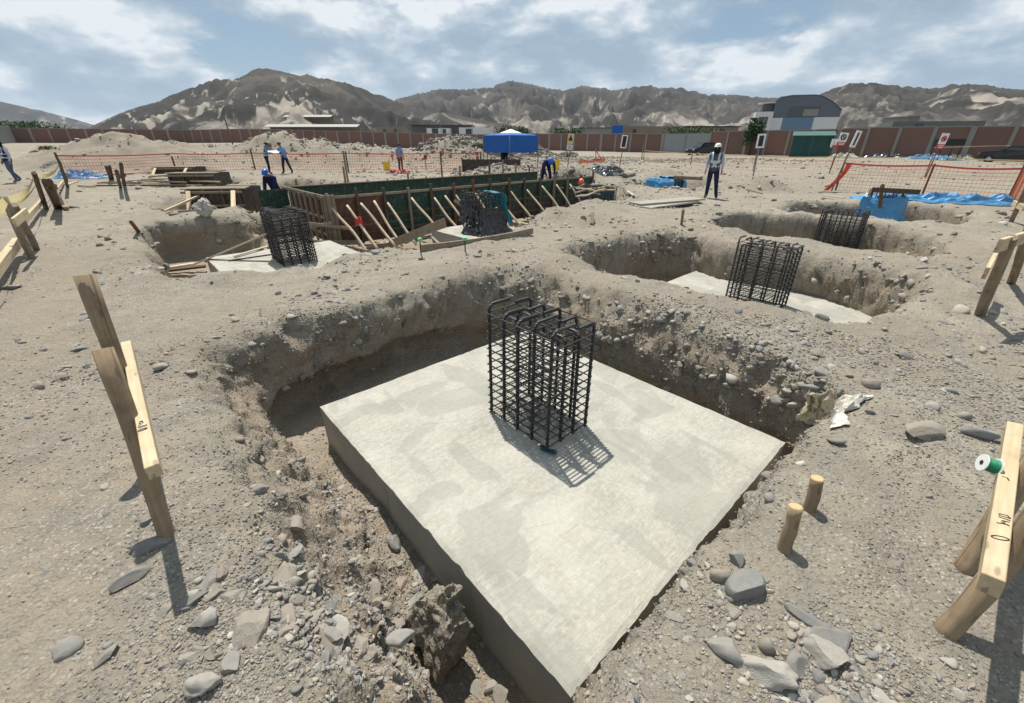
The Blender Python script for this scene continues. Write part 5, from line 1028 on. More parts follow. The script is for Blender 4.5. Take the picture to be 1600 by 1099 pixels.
def person(label, loc, heading, pose='stand', bend=0.0, shirt='shirt_blue', trousers='trousers_navy', boots='boots', hat='hat_white', vest=None, scarf=False, arms=None, legs=None, tilt=0.0, height=1.74, long_sleeve=True, brim=False, yaw=0.0):
    s = height / 1.75; root = thing('person', label, 'person', loc, heading)
    V3 = lambda *a: Vector(a); B = Matrix.Rotation(-bend, 3, 'X'); pv = V3(0, 0, 0.93)
    up = lambda p: pv + B @ (Vector(p) - pv)
    J = {'pelvis': V3(0, 0, 0.95), 'spine': up((0, -.01, 1.12)), 'chest': up((0, 0, 1.34)), 'neck': up((0, .01, 1.49)), 'head': up((0, .035, 1.60)), 'crown': up((0, .03, 1.68)), 'nose': up((0, .128, 1.60))}
    for sg, n in ((-1, 'L'), (1, 'R')):
        J['sho' + n] = up((sg * .185, 0, 1.41))
        a = (arms or {}).get(n)
        if a is None: a = (up((sg * .25, -.02, 1.14)), up((sg * .26, .06, .90))) if bend < .3 else (V3(sg * .2, .42, .75), V3(sg * .14, .52, .50))
        J['elb' + n], J['wri' + n] = V3(*a[0]), V3(*a[1]); d = (J['wri' + n] - J['elb' + n]).normalized(); J['palm' + n] = J['wri' + n] + d * .075
        side = d.cross(V3(sg, 0, 0)).normalized() if abs(d.x) < .95 else V3(0, 1, 0)
        for k in range(4):
            off = side * (.030 - .020 * k); ln = (.062, .075, .070, .052)[k]; q = J['palm' + n] + off * .9; J['f%d%s' % (k, n)] = q + d * ln * .6; J['g%d%s' % (k, n)] = q + d * ln + V3(-sg * .018, 0, 0)
        J['th' + n] = J['wri' + n] + d * .045 + side * .045; J['ti' + n] = J['th' + n] + d * .035 + side * .012
        lg = (legs or {}).get(n) or ((sg * .105, .03, .50), (sg * .115, -.01, .10), (sg * .13, .15, .035)); J['hip' + n] = V3(sg * .095, 0, .90); J['kne' + n], J['ank' + n], J['toe' + n] = V3(*lg[0]), V3(*lg[1]), V3(*lg[2])
    RAD = {'pelvis': (.172, .13), 'spine': (.165, .125), 'chest': (.18, .135), 'neck': .058, 'head': (.078, .092), 'crown': (.07, .08), 'nose': .016}
    E = [('pelvis', 'spine'), ('spine', 'chest'), ('chest', 'neck'), ('neck', 'head'), ('head', 'crown'), ('head', 'nose')]; SH, TR, BO, SK = 0, 1, 2, 3
    cats = {('pelvis', 'spine'): SH, ('spine', 'chest'): SH, ('chest', 'neck'): SH, ('neck', 'head'): SK, ('head', 'crown'): SK, ('head', 'nose'): SK}
    for n in 'LR':
        RAD.update({'sho' + n: .082, 'elb' + n: .054, 'wri' + n: .033, 'palm' + n: .034, 'th' + n: .012, 'ti' + n: .010, 'hip' + n: .108, 'kne' + n: .076, 'ank' + n: .060, 'toe' + n: .042})
        for k in range(4): RAD['f%d%s' % (k, n)] = .0095; RAD['g%d%s' % (k, n)] = .008; E += [('palm' + n, 'f%d%s' % (k, n)), ('f%d%s' % (k, n), 'g%d%s' % (k, n))]; cats[E[-1]] = SK; cats[E[-2]] = SK
        for a, b, c in (('chest', 'sho' + n, SH), ('sho' + n, 'elb' + n, SH), ('elb' + n, 'wri' + n, SH if long_sleeve else SK), ('wri' + n, 'palm' + n, SK), ('wri' + n, 'th' + n, SK), ('th' + n, 'ti' + n, SK), ('pelvis', 'hip' + n, TR), ('hip' + n, 'kne' + n, TR), ('kne' + n, 'ank' + n, TR), ('ank' + n, 'toe' + n, BO)): E.append((a, b)); cats[(a, b)] = c
    me, cat, C = capsule_body(J, E, RAD, cats)
    for m in (shirt, trousers, boots, 'skin'): me.materials.append(MATS[m])
    cat[(C[:, 2] < 0.90) & (cat == SH) & (np.abs(C[:, 0]) < .19) & (bend < 1.6)] = TR
    me.polygons.foreach_set('material_index', cat.astype(np.int32)); me.polygons.foreach_set('use_smooth', np.ones(len(cat), bool)); me.update()
    S = Matrix.Diagonal((s, s, s, 1)) @ Matrix.Rotation(tilt, 4, 'Y')
    o = bpy.data.objects.new('body', me); link(o, root); o.matrix_basis = S
    Hm = Matrix.Translation(J['head']) @ B.to_4x4() @ Matrix.Rotation(yaw, 4, 'Z')
    V = []; F = []
    for ex in (-.032, .032):
        bm = bmesh.new(); bmesh.ops.create_icosphere(bm, subdivisions=1, radius=.012); k = len(V); V += [tuple(p.co + Vector((ex, .082, .012))) for p in bm.verts]; F += [tuple(k + q.index for q in p.verts) for p in bm.faces]; bm.free()
    e = mesh_obj('eyes', V, F, 'lens_dark', root); e.matrix_basis = S @ Hm
    if hat:
        prof = [(.150 if brim else .128, .050), (.152 if brim else .130, .056), (.116, .066), (.114, .085), (.104, .125), (.080, .152), (.045, .167), (.0, .171)]
        Vh, Fh = lathe(prof, 20); Vh = [(x * .92, y * 1.08 + (.03 if (z < .06 and y > 0) else 0), z) for x, y, z in Vh]; h = mesh_obj('hard_hat', Vh, Fh, hat, root, smooth=True); h.matrix_basis = S @ Hm
    if scarf:
        Vs, Fs = lathe([(.10, -.14), (.108, -.10), (.092, -.04), (.098, .02), (.098, .062), (.085, .075)], 18); sc = mesh_obj('neck_cover', [(x, y * 1.05 - .012, z) for x, y, z in Vs], Fs, 'scarf_dark', root, smooth=True); sc.matrix_basis = S @ Hm
    if vest:
        sel = np.nonzero((cat == SH) & (np.abs(C[:, 0]) < .20) & (C[:, 2] > .86))[0]; vid = {}; V = []; F = []; mi = []
        for f in sel:
            q = []
            for v in me.polygons[f].vertices:
                if v not in vid: vid[v] = len(V); w = me.vertices[v]; V.append(w.co + w.normal * .014)
                q.append(vid[v])
            F.append(q); c = C[f]; mi.append(1 if (1.02 < c[2] < 1.07 or 1.17 < c[2] < 1.215 or (.085 < abs(c[0]) < .13 and c[2] > 1.2)) else (2 if (abs(c[0]) < .03 and c[1] > 0 and c[2] > 1.05) else 0))
        vo = mesh_obj('vest', V, F, vest, root, smooth=True); vo.data.materials.append(MATS['reflective']); vo.data.materials.append(MATS[shirt]); vo.data.polygons.foreach_set('material_index', mi); vo.matrix_basis = S
        so = vo.modifiers.new('thickness', 'SOLIDIFY'); so.thickness = .01
    return root
person('standing man in dark grey vest, pale sleeves and white hard hat with neck cover', on(1108, 310), R(150), shirt='shirt_pale', vest='vest_grey', scarf=True, hat='hat_white', tilt=0.02, height=1.78, legs={'L': ((-.15, .04, .50), (-.21, .03, .10), (-.25, .18, .035)), 'R': ((.10, .03, .50), (.12, -.02, .10), (.15, .14, .035))})
person('man walking away at the far left edge in navy vest and jeans', on(28, 286), R(165), shirt='shirt_pale', trousers='trousers_jeans', boots='boots_tan', vest='vest_navy', hat='hat_black', scarf=True, height=1.76, legs={'L': ((-.11, .10, .50), (-.12, .06, .10), (-.13, .22, .04)), 'R': ((.11, .02, .50), (.12, -.22, .14), (.13, -.08, .05))})
pA, pB = on(422, 273), on(446, 272)
hp = {'L': ((-.24, .10, 1.16), (-.12, .34, 1.17)), 'R': ((.24, .10, 1.16), (.13, .34, 1.17))}
person('left of two workers reading a paper, pale blue top and dark helmet', pA, R(-62), shirt='shirt_blue', trousers='trousers_navy', hat='hat_black', arms=hp, bend=0.16, vest='vest_teal', height=1.74)
person('right of two workers reading a paper, bright blue jacket and wide stance', pB + Vector((.15, 0, 0)), R(68), shirt='shirt_blue', trousers='trousers_navy', hat='hat_black', arms=hp, bend=0.22, height=1.74, legs={'L': ((-.14, .10, .50), (-.18, .10, .10), (-.2, .26, .035)), 'R': ((.13, -.08, .52), (.18, -.22, .10), (.2, -.06, .035))})
pm = (pA + pB) / 2 + Vector((.07, -.05, 1.22)); sheet('paper_plan', 'white paper plan held between the two workers', 'paper', lambda s, t: (pm.x + (s - .5) * .75, pm.y + (t - .5) * .35, pm.z + .12 * (t - .5) + .04 * n1(s * 3, t * 3, 2)), 10, 8, 'paper', thick=.003)
person('man in blue shirt seen from behind near the yellow bucket', on(627, 268), R(-15), shirt='shirt_blue', trousers='trousers_navy', hat='hat_black', height=1.72)
bp = FP(9.75, 0.75, 0)
tag(beam('walk_plank', FP(9.75, -0.2, 1.06), FP(9.75, FORM_W + .2, 1.06), .32, .04, 'wood_old'), 'plank laid across the formwork under the bending worker', 'plank')
person('worker in navy overalls and blue helmet bending over the formwork', Vector((bp.x, bp.y, FC.z + 1.085)), R(192), bend=1.35, shirt='overall_navy', trousers='overall_navy', hat='hat_blue', height=1.7, arms={'L': ((-.24, .55, .72), (-.18, .66, .46)), 'R': ((.24, .55, .72), (.16, .66, .46))}, legs={'L': ((-.17, .10, .50), (-.22, -.02, .10), (-.24, .15, .035)), 'R': ((.17, .10, .50), (.22, -.02, .10), (.24, .15, .035))})
op = FP(10.6, -0.75, 0); op.z = max(drop(op.x, op.y), FC.z)
person('worker in navy with an orange helmet stooping in the trench', op, R(155), bend=0.85, shirt='overall_navy', trousers='overall_navy', hat='hat_orange', height=1.7)
lp = Vector((-8.7, 16.6, -0.6))
person('worker in navy with a blue helmet down in the pit by the nearest footing form', lp, R(175), bend=0.55, shirt='overall_navy', trousers='overall_navy', hat='hat_blue', height=1.72)

# ------------------------------------------------------------------ perimeter walls
def gz_(x, y): return drop(x, y)
def wall_run(t, pts, h, bay, panel_mat, pil_mat, pil_w=(0.32, 0.32), wide=0.5, top_mat='pillar_concrete', seed=0):
    rr = random.Random(seed); n = 0
    for a, b in zip(pts[:-1], pts[1:]):
        a, b = Vector((*a, 0)), Vector((*b, 0)); L = (b - a).length; k = max(1, round(L / bay)); d = (b - a) / k; nrm = Vector((-d.y, d.x, 0)).normalized()
        rz = math.atan2(d.y, d.x); Rm = Matrix.Rotation(rz, 3, 'Z')
        for i in range(k):
            p = a + d * i; z0 = min(gz_(p.x, p.y), gz_(*(p + d).xy)) - 0.2; z1 = (gz_(p.x, p.y) + gz_(*(p + d).xy)) / 2 + h; c = p + d / 2
            w = wide if n % 4 == 0 else pil_w[0]
            box('panel', Vector((c.x, c.y, (z0 + z1) / 2)), (d.length - w + .04, 0.16, z1 - z0), panel_mat, t, Rm)
            box('pilaster', Vector((p.x, p.y, (z0 + z1) / 2 + .03)), (w, 0.36, z1 - z0 + .06), pil_mat, t, Rm)
            if top_mat: box('coping', Vector((c.x, c.y, z1 + .05)), (d.length - w, 0.22, 0.12), top_mat, t, Rm)
            n += 1
        box('pilaster', Vector((b.x, b.y, gz_(b.x, b.y) + h / 2)), (pil_w[0], 0.36, h + .06), pil_mat, t, Rm)
WA, WB, G1, G2, WD, WE, WF = (66, 32), (46.5, 57), (33.2, 79.1), (27.4, 85.8), (8, 101), (-90, 130), (-119, 113)
t = thing('perimeter_wall', 'red brown brick wall with grey pillars along the right side', 'wall', (*WB, 0)); wall_run(t, [WA, WB, G1], 3.25, 3.25, 'brick_render', 'pillar_concrete', seed=1)
t = thing('perimeter_wall', 'brick wall with grey pillars between the metal gate and the blue canopy', 'wall', (*WD, 0)); wall_run(t, [G2, WD], 3.1, 2.9, 'brick_render', 'pillar_concrete', seed=2)
t = thing('perimeter_wall', 'long brown wall running across the back left below the hill', 'wall', (*WE, 0)); wall_run(t, [WD, WE, WF], 3.15, 3.3, 'brick_render', 'pillar_concrete', seed=3)
t = thing('perimeter_wall', 'pale grey concrete post wall at the far left edge', 'wall', (*WF, 0)); wall_run(t, [WF, (-104, 95), (-88, 72)], 3.5, 1.5, 'panel_concrete', 'post_grey', (0.3, 0.3), 0.3, None, 4)
t = thing('metal_gate', 'wide light grey sheet metal gate in the brick wall', 'gate', (30.3, 82.4, 0)); a, b = Vector((*G1, 0)), Vector((*G2, 0)); d = (b - a); Rm = Matrix.Rotation(math.atan2(d.y, d.x), 3, 'Z'); gz0 = drop(30.3, 82.4)
for k in (0, 1):
    c = a + d * (.26 + .48 * k); lf = box('leaf', Vector((c.x, c.y, gz0 + 1.6)), (d.length * .465, .07, 3.1), 'gate_metal', t, Rm)
    for j in range(7): q = a + d * (.26 + .48 * k + (j - 3) * .066); box('rib', Vector((q.x, q.y, gz0 + 1.6)) - (Rm @ Vector((0, -.05, 0))), (.04, .03, 3.0), 'gate_metal', t, Rm)
for f in (0.005, .5, .995): q = a + d * f; box('gate_post', Vector((q.x, q.y, gz0 + 1.65)), (.25 if f != .5 else .12, .25, 3.35), 'pillar_concrete', t, Rm)

# ------------------------------------------------------------------ canopy and what stands by it
cc = G(798, 263, 0.0); cc.z = drop(cc.x, cc.y); t = thing('canopy', 'blue canopy tent on thin posts with a white peak', 'canopy', cc)
cw, cd, r0 = 1.5, 1.5, R(43); Mz = Matrix.Translation((cc.x, cc.y, cc.z)) @ Matrix.Rotation(r0, 4, 'Z'); W = lambda x, y, z: Mz @ Vector((x, y, z))
for x, y in ((-1, -1), (1, -1), (1, 1), (-1, 1)): pole('post', W(x * cw, y * cd, 0), W(x * cw, y * cd, 2.22), .035, .035, 'steel_grey', t, 0, 8)
def skirt(i):
    cs = [(-1, -1), (1, -1), (1, 1), (-1, 1)]; a, b = cs[i], cs[(i + 1) % 4]
    def f(s, tt):
        x = a[0] + (b[0] - a[0]) * s; y = a[1] + (b[1] - a[1]) * s; k = 1 + .02 * n1(s * 7 + i * 3, tt * 3, 1); p = W(x * cw * k, y * cd * k, 2.28 - 1.12 * tt - .05 * math.sin(math.pi * s) * tt + .03 * n1(s * 5, tt, i)); return tuple(p)
    return f
for i in range(4): sheet('side_cloth', None, None, skirt(i), 18, 10, 'canopy_blue', t, .01)
rv = [tuple(W(x * cw, y * cd, 2.28)) for x, y in ((-1, -1), (1, -1), (1, 1), (-1, 1))]; ri = [tuple(W(x * .6, y * .6, 2.44)) for x, y in ((-1, -1), (1, -1), (1, 1), (-1, 1))]; tp = tuple(W(0, 0, 2.72))
mesh_obj('roof', [Vector(v) - cc for v in rv + ri], [(i, (i + 1) % 4, 4 + (i + 1) % 4, 4 + i) for i in range(4)], 'canopy_blue', t); mesh_obj('peak', [Vector(v) - cc + Vector((0, 0, .004)) for v in ri + [tp]], [(i, (i + 1) % 4, 4) for i in range(4)], 'cloth_white', t)
b_ = on(788, 262); t = thing('water_drum', 'dark drum standing under the blue canopy', 'drum', b_); lathe_obj('body', [(.28, 0), (.30, .02), (.30, .3), (.31, .32), (.30, .34), (.30, .62), (.31, .64), (.30, .66), (.30, 1.35), (.27, 1.4)], 'metal_black', t, Matrix.Translation(b_), 18)
b_ = on(784, 268); t = thing('blue_crate', 'small dark blue crate in front of the drum', 'crate', b_)
for y in (-.35, .35): box('side', b_ + Vector((0, y, .28)), (1.3, .05, .5), 'canopy_blue', t)
for x in (-.62, .62): box('end', b_ + Vector((x, 0, .28)), (.05, .64, .5), 'canopy_blue', t)
box('base', b_ + Vector((0, 0, .04)), (1.2, .62, .05), 'canopy_blue', t)
b_ = on(770, 270); t = thing('board_screen', 'dark low board screen behind the rubble heap', 'screen', b_)
for k in range(4): box('board', b_ + Vector((-1.6 + 1.0 * k, .2, .42)), (.98, .05, .8), 'ply_black', t)
for k in range(5): beam('post', b_ + Vector((-2.1 + 1.0 * k, .12, -.1)), b_ + Vector((-2.1 + 1.0 * k, .12, .95)), .07, .07, 'wood_dark', t, up=(0, 1, 0))
def bucket(label, p, mat, r=.16, h=.36):
    t = thing('bucket', label, 'bucket', p); lathe_obj('body', [(r * .8, 0), (r, h), (r * 1.06, h), (r * 1.06, h - .03), (r * 1.0, h - .035), (r * .78, .02)], mat, t, Matrix.Translation(p), 18)
    V, F = tubegeo([(r * 1.05 * math.cos(a), .02 + .05 * math.sin(a), h - .02 - .14 * math.sin(a)) for a in [math.pi * k / 10 for k in range(11)]], .008, 5); mesh_obj('handle', V, F, 'steel_grey', t)
bucket('yellow bucket standing left of the man in blue', on(605, 267), 'bucket_yellow', .26, .55); bucket('yellow container behind the bending worker', on(868, 268), 'bucket_yellow', .3, .7)
rb = on(627, 271); sheet('red_cloth', 'red cloth lying at the feet of the man in blue', 'cloth', lambda s, t: (rb.x + (s - .5) * 1.3, rb.y - .3 + (t - .5) * .5, rb.z + .02 + .35 * abs(n1(s * 4, t * 4, 6))), 16, 10, 'red_plastic')
t = thing('measuring_rod', 'white rod leaning beside the man in blue', 'rod', on(645, 272)); pole('rod', on(646, 273), G(637, 249, .95), .035, .035, 'render_white', t, 0, 8); pole('stay', on(652, 270), G(638, 250, .92), .02, .02, 'wood_peeled', t, 0, 6)
t = thing('fire_extinguisher', 'red extinguisher standing at the right end of the red mesh', 'extinguisher', on(747, 263)); e_ = on(747, 263); lathe_obj('body', [(.02, 0), (.17, 0), (.18, .04), (.18, .55), (.12, .66), (.05, .70), (.05, .78)], 'red_plastic', t, Matrix.Translation(e_), 14); box('valve', e_ + Vector((0, -.02, .82)), (.2, .08, .06), 'sign_black', t); 
V, F = tubegeo([(.03, -.05, .8), (.18, -.1, .78), (.24, -.1, .5), (.22, -.1, .2)], .02, 6); mesh_obj('hose', V, F, 'sign_black', t)
wl = thing('warning_lamp', 'small black warning lamp on a stake before the red earth', 'lamp', on(666, 266)); q_ = on(666, 266); beam('stake', q_ - Vector((0, 0, .1)), q_ + Vector((0, 0, .7)), .05, .05, 'wood_old', wl, up=(0, 1, 0)); lathe_obj('head', [(.02, 0), (.12, .02), (.13, .2), (.10, .34), (.03, .38)], 'sign_black', wl, Matrix.Translation(q_ + Vector((0, 0, .68))), 12)

# ------------------------------------------------------------------ signs
def sign(label, bpx, ppx, w, h, zc, kind, lean=0.0, post='post_rust', frame_only=False):
    b = on(*bpx); t = thing('sign_post', label, 'sign', b); top = GY(ppx[0], ppx[1], b.y - .03); ax = (top - b).normalized(); Y = Vector((0, 1, 0)); Y = (Y - ax * Y.dot(ax)).normalized(); X = Y.cross(ax); Rm = Matrix((X, Y, ax)).transposed().to_4x4(); M = Matrix.Translation(top) @ Rm
    pole('post', b - Vector((0, 0, .2)), top + ax * (h / 2 if kind != 'prohibit' else 0), .03, .028, post, t, 0, 8)
    def bx(nm, c, s, m): me = bpy.data.meshes.new(nm); me.from_pydata(boxv(*s, c), [], BOXF); me.materials.append(MATS[m]); return put(bpy.data.objects.new(nm, me), M, t)
    if kind == 'frame':
        e = .07
        for x in (-w / 2 + e / 2, w / 2 - e / 2): bx('frame_bar', (x, -.05, 0), (e, .03, h), 'plastic_white')
        for z in (-h / 2 + e / 2, h / 2 - e / 2): bx('frame_bar', (0, -.05, z), (w - 2 * e, .03, e), 'plastic_white')
        bx('plate', (0, -.045, 0), (w - 2 * e, .015, h - 2 * e), 'sign_black')
    elif kind == 'warn':
        bx('plate', (0, -.05, h * .17), (w, .02, h * .62), 'tape_yellow'); bx('plate', (0, -.05, -h * .34), (w, .02, h * .3), 'plastic_white')
        V, F = [(-.16, -.065, .05), (.16, -.065, .05), (0, -.065, .42)], [(0, 1, 2)]; me = bpy.data.meshes.new('symbol'); me.from_pydata(V, [], F); me.materials.append(MATS['sign_black']); put(bpy.data.objects.new('symbol', me), M, t)
        for k in range(3): bx('text_line', (0, -.066, -h * .27 - .07 * k), (w * .7, .006, .03), 'sign_black')
    else:
        bx('plate', (0, -.05, h * .14), (w, .02, h * .70), 'plastic_white'); bx('plate', (0, -.05, -h * .36), (w, .02, h * .28), 'sign_red')
        V, F = tubegeo([(.27 * w * math.cos(a), -.068, h * .14 + .27 * w * math.sin(a)) for a in [2 * math.pi * k / 20 for k in range(21)]], .035, 5); me = bpy.data.meshes.new('symbol'); me.from_pydata([tuple(v) for v in V], [], F); me.materials.append(MATS['sign_black' if kind == 'prohibit' else 'sign_red']); put(bpy.data.objects.new('symbol', me), M, t)
        V, F = tubegeo([(-.2 * w, -.07, h * .14 + .2 * w), (.2 * w, -.07, h * .14 - .2 * w)], .03, 5); me = bpy.data.meshes.new('symbol'); me.from_pydata([tuple(v) for v in V], [], F); me.materials.append(MATS['sign_black']); put(bpy.data.objects.new('symbol', me), M, t)
        bx('text_line', (0, -.066, -h * .31), (w * .75, .006, .04), 'plastic_white'); bx('text_line', (0, -.066, -h * .42), (w * .6, .006, .04), 'plastic_white')
    return t
sign('yellow warning sign with white lower plate on a thin post near the weed', (886, 268), (891, 222), .40, 1.0, 2.0, 'warn', post='wood_old')
sign('white framed black plate on a reddish post left of the gate', (967, 266), (975, 222), .42, .85, 1.85, 'frame')
sign('white framed black plate on a thin post right of the standing man', (1175, 285), (1188, 221), .36, .58, 1.88, 'frame', post='steel_grey')
sign('tilted white framed plate on the post carrying the red mesh', (1298, 299), (1336, 218), .22, .60, 1.95, 'frame', post='wood_old')
sign('round prohibition sign with red lower half near the green shed', (1295, 272), (1316, 218), .55, .75, 1.9, 'prohibit')
sign('pale red and white sign on a leaning post at far right', (1446, 278), (1472, 221), .42, .78, 1.85, 'red')

# ------------------------------------------------------------------ mesh fences and tapes
def net(label, pts, mat, h, cell=0.12, band=None, name='mesh_fence', posts='post_rust', post_r=.035, post_h=None, sag=.06, cat='mesh fence', thick=.006, band_mat='net_red', base=None):
    """pts: foot points with a top height; net hung between posts"""
    t = thing(name, label, cat, pts[0]); V = []; F = []; BV = []; BF = []
    def ribbon(A, B, w, V, F):
        d = (B - A).normalized(); n = Vector((0, 0, 1)) if abs(d.z) < .7 else Vector((1, 0, 0)); o = n * w / 2; k = len(V); V += [A - o, B - o, B + o, A + o]; F.append((k, k + 1, k + 2, k + 3))
    for a, b in zip(pts[:-1], pts[1:]):
        L = (b - a).length; n = max(2, int(L / cell)); m = max(2, int(h / cell)); grid = []
        for i in range(n + 1):
            s = i / n; p = a.lerp(b, s); sg = sag * 4 * s * (1 - s)
            p = p + Vector((.03 * math.sin(i * .7), .03 * math.sin(i * .45 + 1), 0)); grid.append([p + Vector((0, 0, .03 + (h - sg * (j / m)) * j / m)) for j in range(m + 1)])
        for i in range(n + 1):
            for j in range(m):
                ribbon(grid[i][j], grid[i][j + 1], thick, V, F)
        for j in range(m + 1):
            for i in range(n): ribbon(grid[i][j], grid[i + 1][j], thick, V, F)
        for i in range(n):
            k = len(BV); BV += [grid[i][-1] - Vector((0, .012, .03)), grid[i + 1][-1] - Vector((0, .012, .03)), grid[i + 1][-1] + Vector((0, -.012, .03)), grid[i][-1] + Vector((0, -.012, .03))]; BF.append((k, k + 1, k + 2, k + 3))
    o = t.location if False else Vector(pts[0])
    mesh_obj('netting', [v - o for v in V], F, mat, t)
    if band: mesh_obj('top_band', [v - o for v in BV], BF, band_mat, t)
    if posts:
        for p in pts: z = drop(p.x, p.y) if base is None else p.z; pole('post', Vector((p.x, p.y, z - .2)), Vector((p.x, p.y, z + (post_h or h + .12))), post_r, post_r, posts, t, 0, 8)
    return t
net('red topped orange mesh fence across the back left of the site', [G(106, 286, .1), G(277, 272, 0), G(400, 270, 0), G(545, 271, 0), G(690, 269, 0), G(752, 267, 0)], 'net_orange', 1.15, .16, True, posts='wood_dark', post_r=.05, thick=.018)
net('red topped orange mesh fence at right behind the pits', [G(1305, 299, 0), G(1440, 307, 0), G(1572, 318, 0)], 'net_orange', 1.05, .12, True, posts='post_rust', thick=.010)
net('short orange mesh return at the right edge', [on(1572, 318), on(1640, 352)], 'net_orange', 1.15, .06, True, posts='post_rust', thick=.02, post_h=1.6, band_mat='net_orange')
net('faint orange mesh with yellow tape crossing the right background', [on(1005, 252), on(1176, 268), on(1296, 270), on(1445, 276), on(1640, 284)], 'net_orange', .95, .2, True, posts='wood_old', post_r=.03, band_mat='tape_yellow', thick=.009)
net('orange mesh lying slack between stakes in the middle background', [on(905, 258), on(945, 254)], 'net_orange', .45, .1, True, posts=None, thick=.03, sag=.3)
def tape(label, pts, w, mat, cat='tape', name='barrier_tape'):
    V = []; F = []
    for a, b in zip(pts[:-1], pts[1:]):
        n = 16
        for i in range(n):
            for s in (i / n, (i + 1) / n):
                p = a.lerp(b, s); tw = .9 * math.sin(s * 5 + a.x); p = p - Vector((0, 0, .12 * 4 * s * (1 - s) * (b - a).length / 6)); u = Vector((.3 * math.sin(tw) * w, .0, w / 2)); V += [p - u, p + u]
            k = len(V) - 4; F.append((k, k + 2, k + 3, k + 1))
    c = pts[0].copy(); o = mesh_obj(name, [v - c for v in V], F, mat); o.location = c; return tag(o, label, cat)
lf = [on(-60, 430), on(52, 405), on(71, 326), on(104, 289)]
q0, q1, q2 = G(-70, 392, 1.0), G(53, 274, 1.02), G(93, 254, 1.02)
tape('yellow barrier tape strung along the left edge posts', [G(-60, 368, 1.0), G(8, 313, 1.0), q1, q2], .11, 'tape_yellow')
tape('lower yellow tape sagging behind the left edge posts', [G(-40, 345, .75), G(62, 277, .82), G(90, 259, .85)], .06, 'tape_yellow')
for k, (bp, tpx, lab) in enumerate((((71, 327), (53, 271), 'dark wooden post carrying the yellow tape at left'), ((104, 290), (92, 252), 'farther dark wooden post carrying the yellow tape at left'))):
    p = on(*bp); t = thing('fence_post', lab, 'post', p); beam('shaft', p - Vector((0, 0, .2)), G(tpx[0], tpx[1], p.z + 1.12), .10, .08, 'wood_dark', t, up=(0, 1, 0))
plank('long pale yellow board lying along the left edge posts', (-30, 470), (31, 384), .10, .14, 'wood_fresh', z=(.1, .16)); plank('second pale board continuing along the left edge', (32, 360), (68, 316), .08, .12, 'wood_fresh', z=(.12, .16)); plank('short dark offcut lying by the left edge posts', (88, 307), (105, 330), .12, .08, 'wood_old', lift=.03); plank('pale board end behind the dark left stakes', (84, 306), (100, 286), .06, .10, 'wood_peeled', z=(.2, .2))
for k, (px, py0, py1, mt, lab) in enumerate(((545, 292, 239, 'wood_old', 'tall weathered post standing behind the long formwork'), (1002, 253, 226, 'wood_old', 'thin post in the mesh line left of the gate'), (1079, 258, 241, 'post_rust', 'short rusty post left of the standing man'), (762, 266, 240, 'wood_old', 'thin pole by the left end of the board screen'))):
    p = on(px, py0); t = thing('fence_post', lab, 'post', p); beam('shaft', p - Vector((0, 0, .2)), Vector((p.x, p.y, p.z + (p - Vector((0, 0, CAM_H))).length * (py0 - py1) / 800.0)), .07, .07, mt, t, up=(0, 1, 0))
p = on(1300, 299); sheet('red_mesh_end', 'bundled red mesh end hanging down the leaning sign post', 'mesh fence', lambda s, t: (p.x + .62 * (1 - t) + (s - .5) * .22 + .05 * n1(s * 4, t * 4, 3) - .25 * t * t, p.y + .3 * (1 - t) + .05 * n1(s * 5, t * 5, 6), p.z + .02 + 1.0 * (1 - t)), 8, 16, 'net_red', thick=.01)
p = on(925, 252); t = thing('orange_barrier', 'small red orange barrier tipped over in the middle background', 'barrier', p); beam('bar', p + Vector((-.2, 0, .1)), p + Vector((.9, 0, .15)), .1, .12, 'net_red', t); beam('leg', p + Vector((.25, 0, 1.1)), p + Vector((1.1, .1, .05)), .12, .08, 'net_red', t); beam('leg', p + Vector((.3, 0, 1.1)), p + Vector((.4, -.1, .05)), .08, .06, 'net_red', t)

# ------------------------------------------------------------------ shed, cars, table by the right wall
p = Vector((38.4, 60.4, 0)); p.z = drop(p.x, p.y); rz = math.atan2(22.1, -13.3) - math.pi; Mz = Matrix.Translation(p) @ Matrix.Rotation(R(-30), 4, 'Z'); W = lambda x, y, z: Mz @ Vector((x, y, z)); Rm = Matrix.Rotation(R(-30), 3, 'Z')
t = thing('green_shed', 'dark green lean to shed against the right wall', 'shed', p)
for k in range(4): box('wall_sheet', W(-1.575 + 1.05 * k, -1.2, 1.2), (1.03, .04, 2.4), 'shed_green', t, Rm)
for x in (-2.1, 2.1): box('side_wall', W(x, 0, 1.2), (.04, 2.36, 2.4), 'shed_green', t, Rm)
beam('roof', W(0, -1.5, 2.45), W(0, 1.5, 2.95), 4.6, .07, 'shed_green_roof', t)
t = thing('hung_clothes', 'white and dark red clothes hanging at the right end of the green shed', 'clothes', W(2.5, -1.2, 0)); hc = W(2.4, -1.3, 0)
beam('rail', hc + Vector((-.5, 0, 2.1)), hc + Vector((.6, 0, 2.1)), .04, .04, 'steel_grey', t)
for k, (dx, m, z1) in enumerate(((-.3, 'cloth_white', 1.3), (.1, 'cloth_white', 1.1), (.4, 'red_plastic', .5), (-.1, 'red_plastic', .3))):
    sheet('garment', None, None, lambda s, tt, dx=dx, k=k, z1=z1: (hc.x + dx + (s - .5) * .45, hc.y - .05 * k + .08 * n1(s * 4 + k, tt * 3, 1), hc.z + 2.08 - (k > 1) * .7 - (z1 * .7) * tt), 8, 8, m, t)
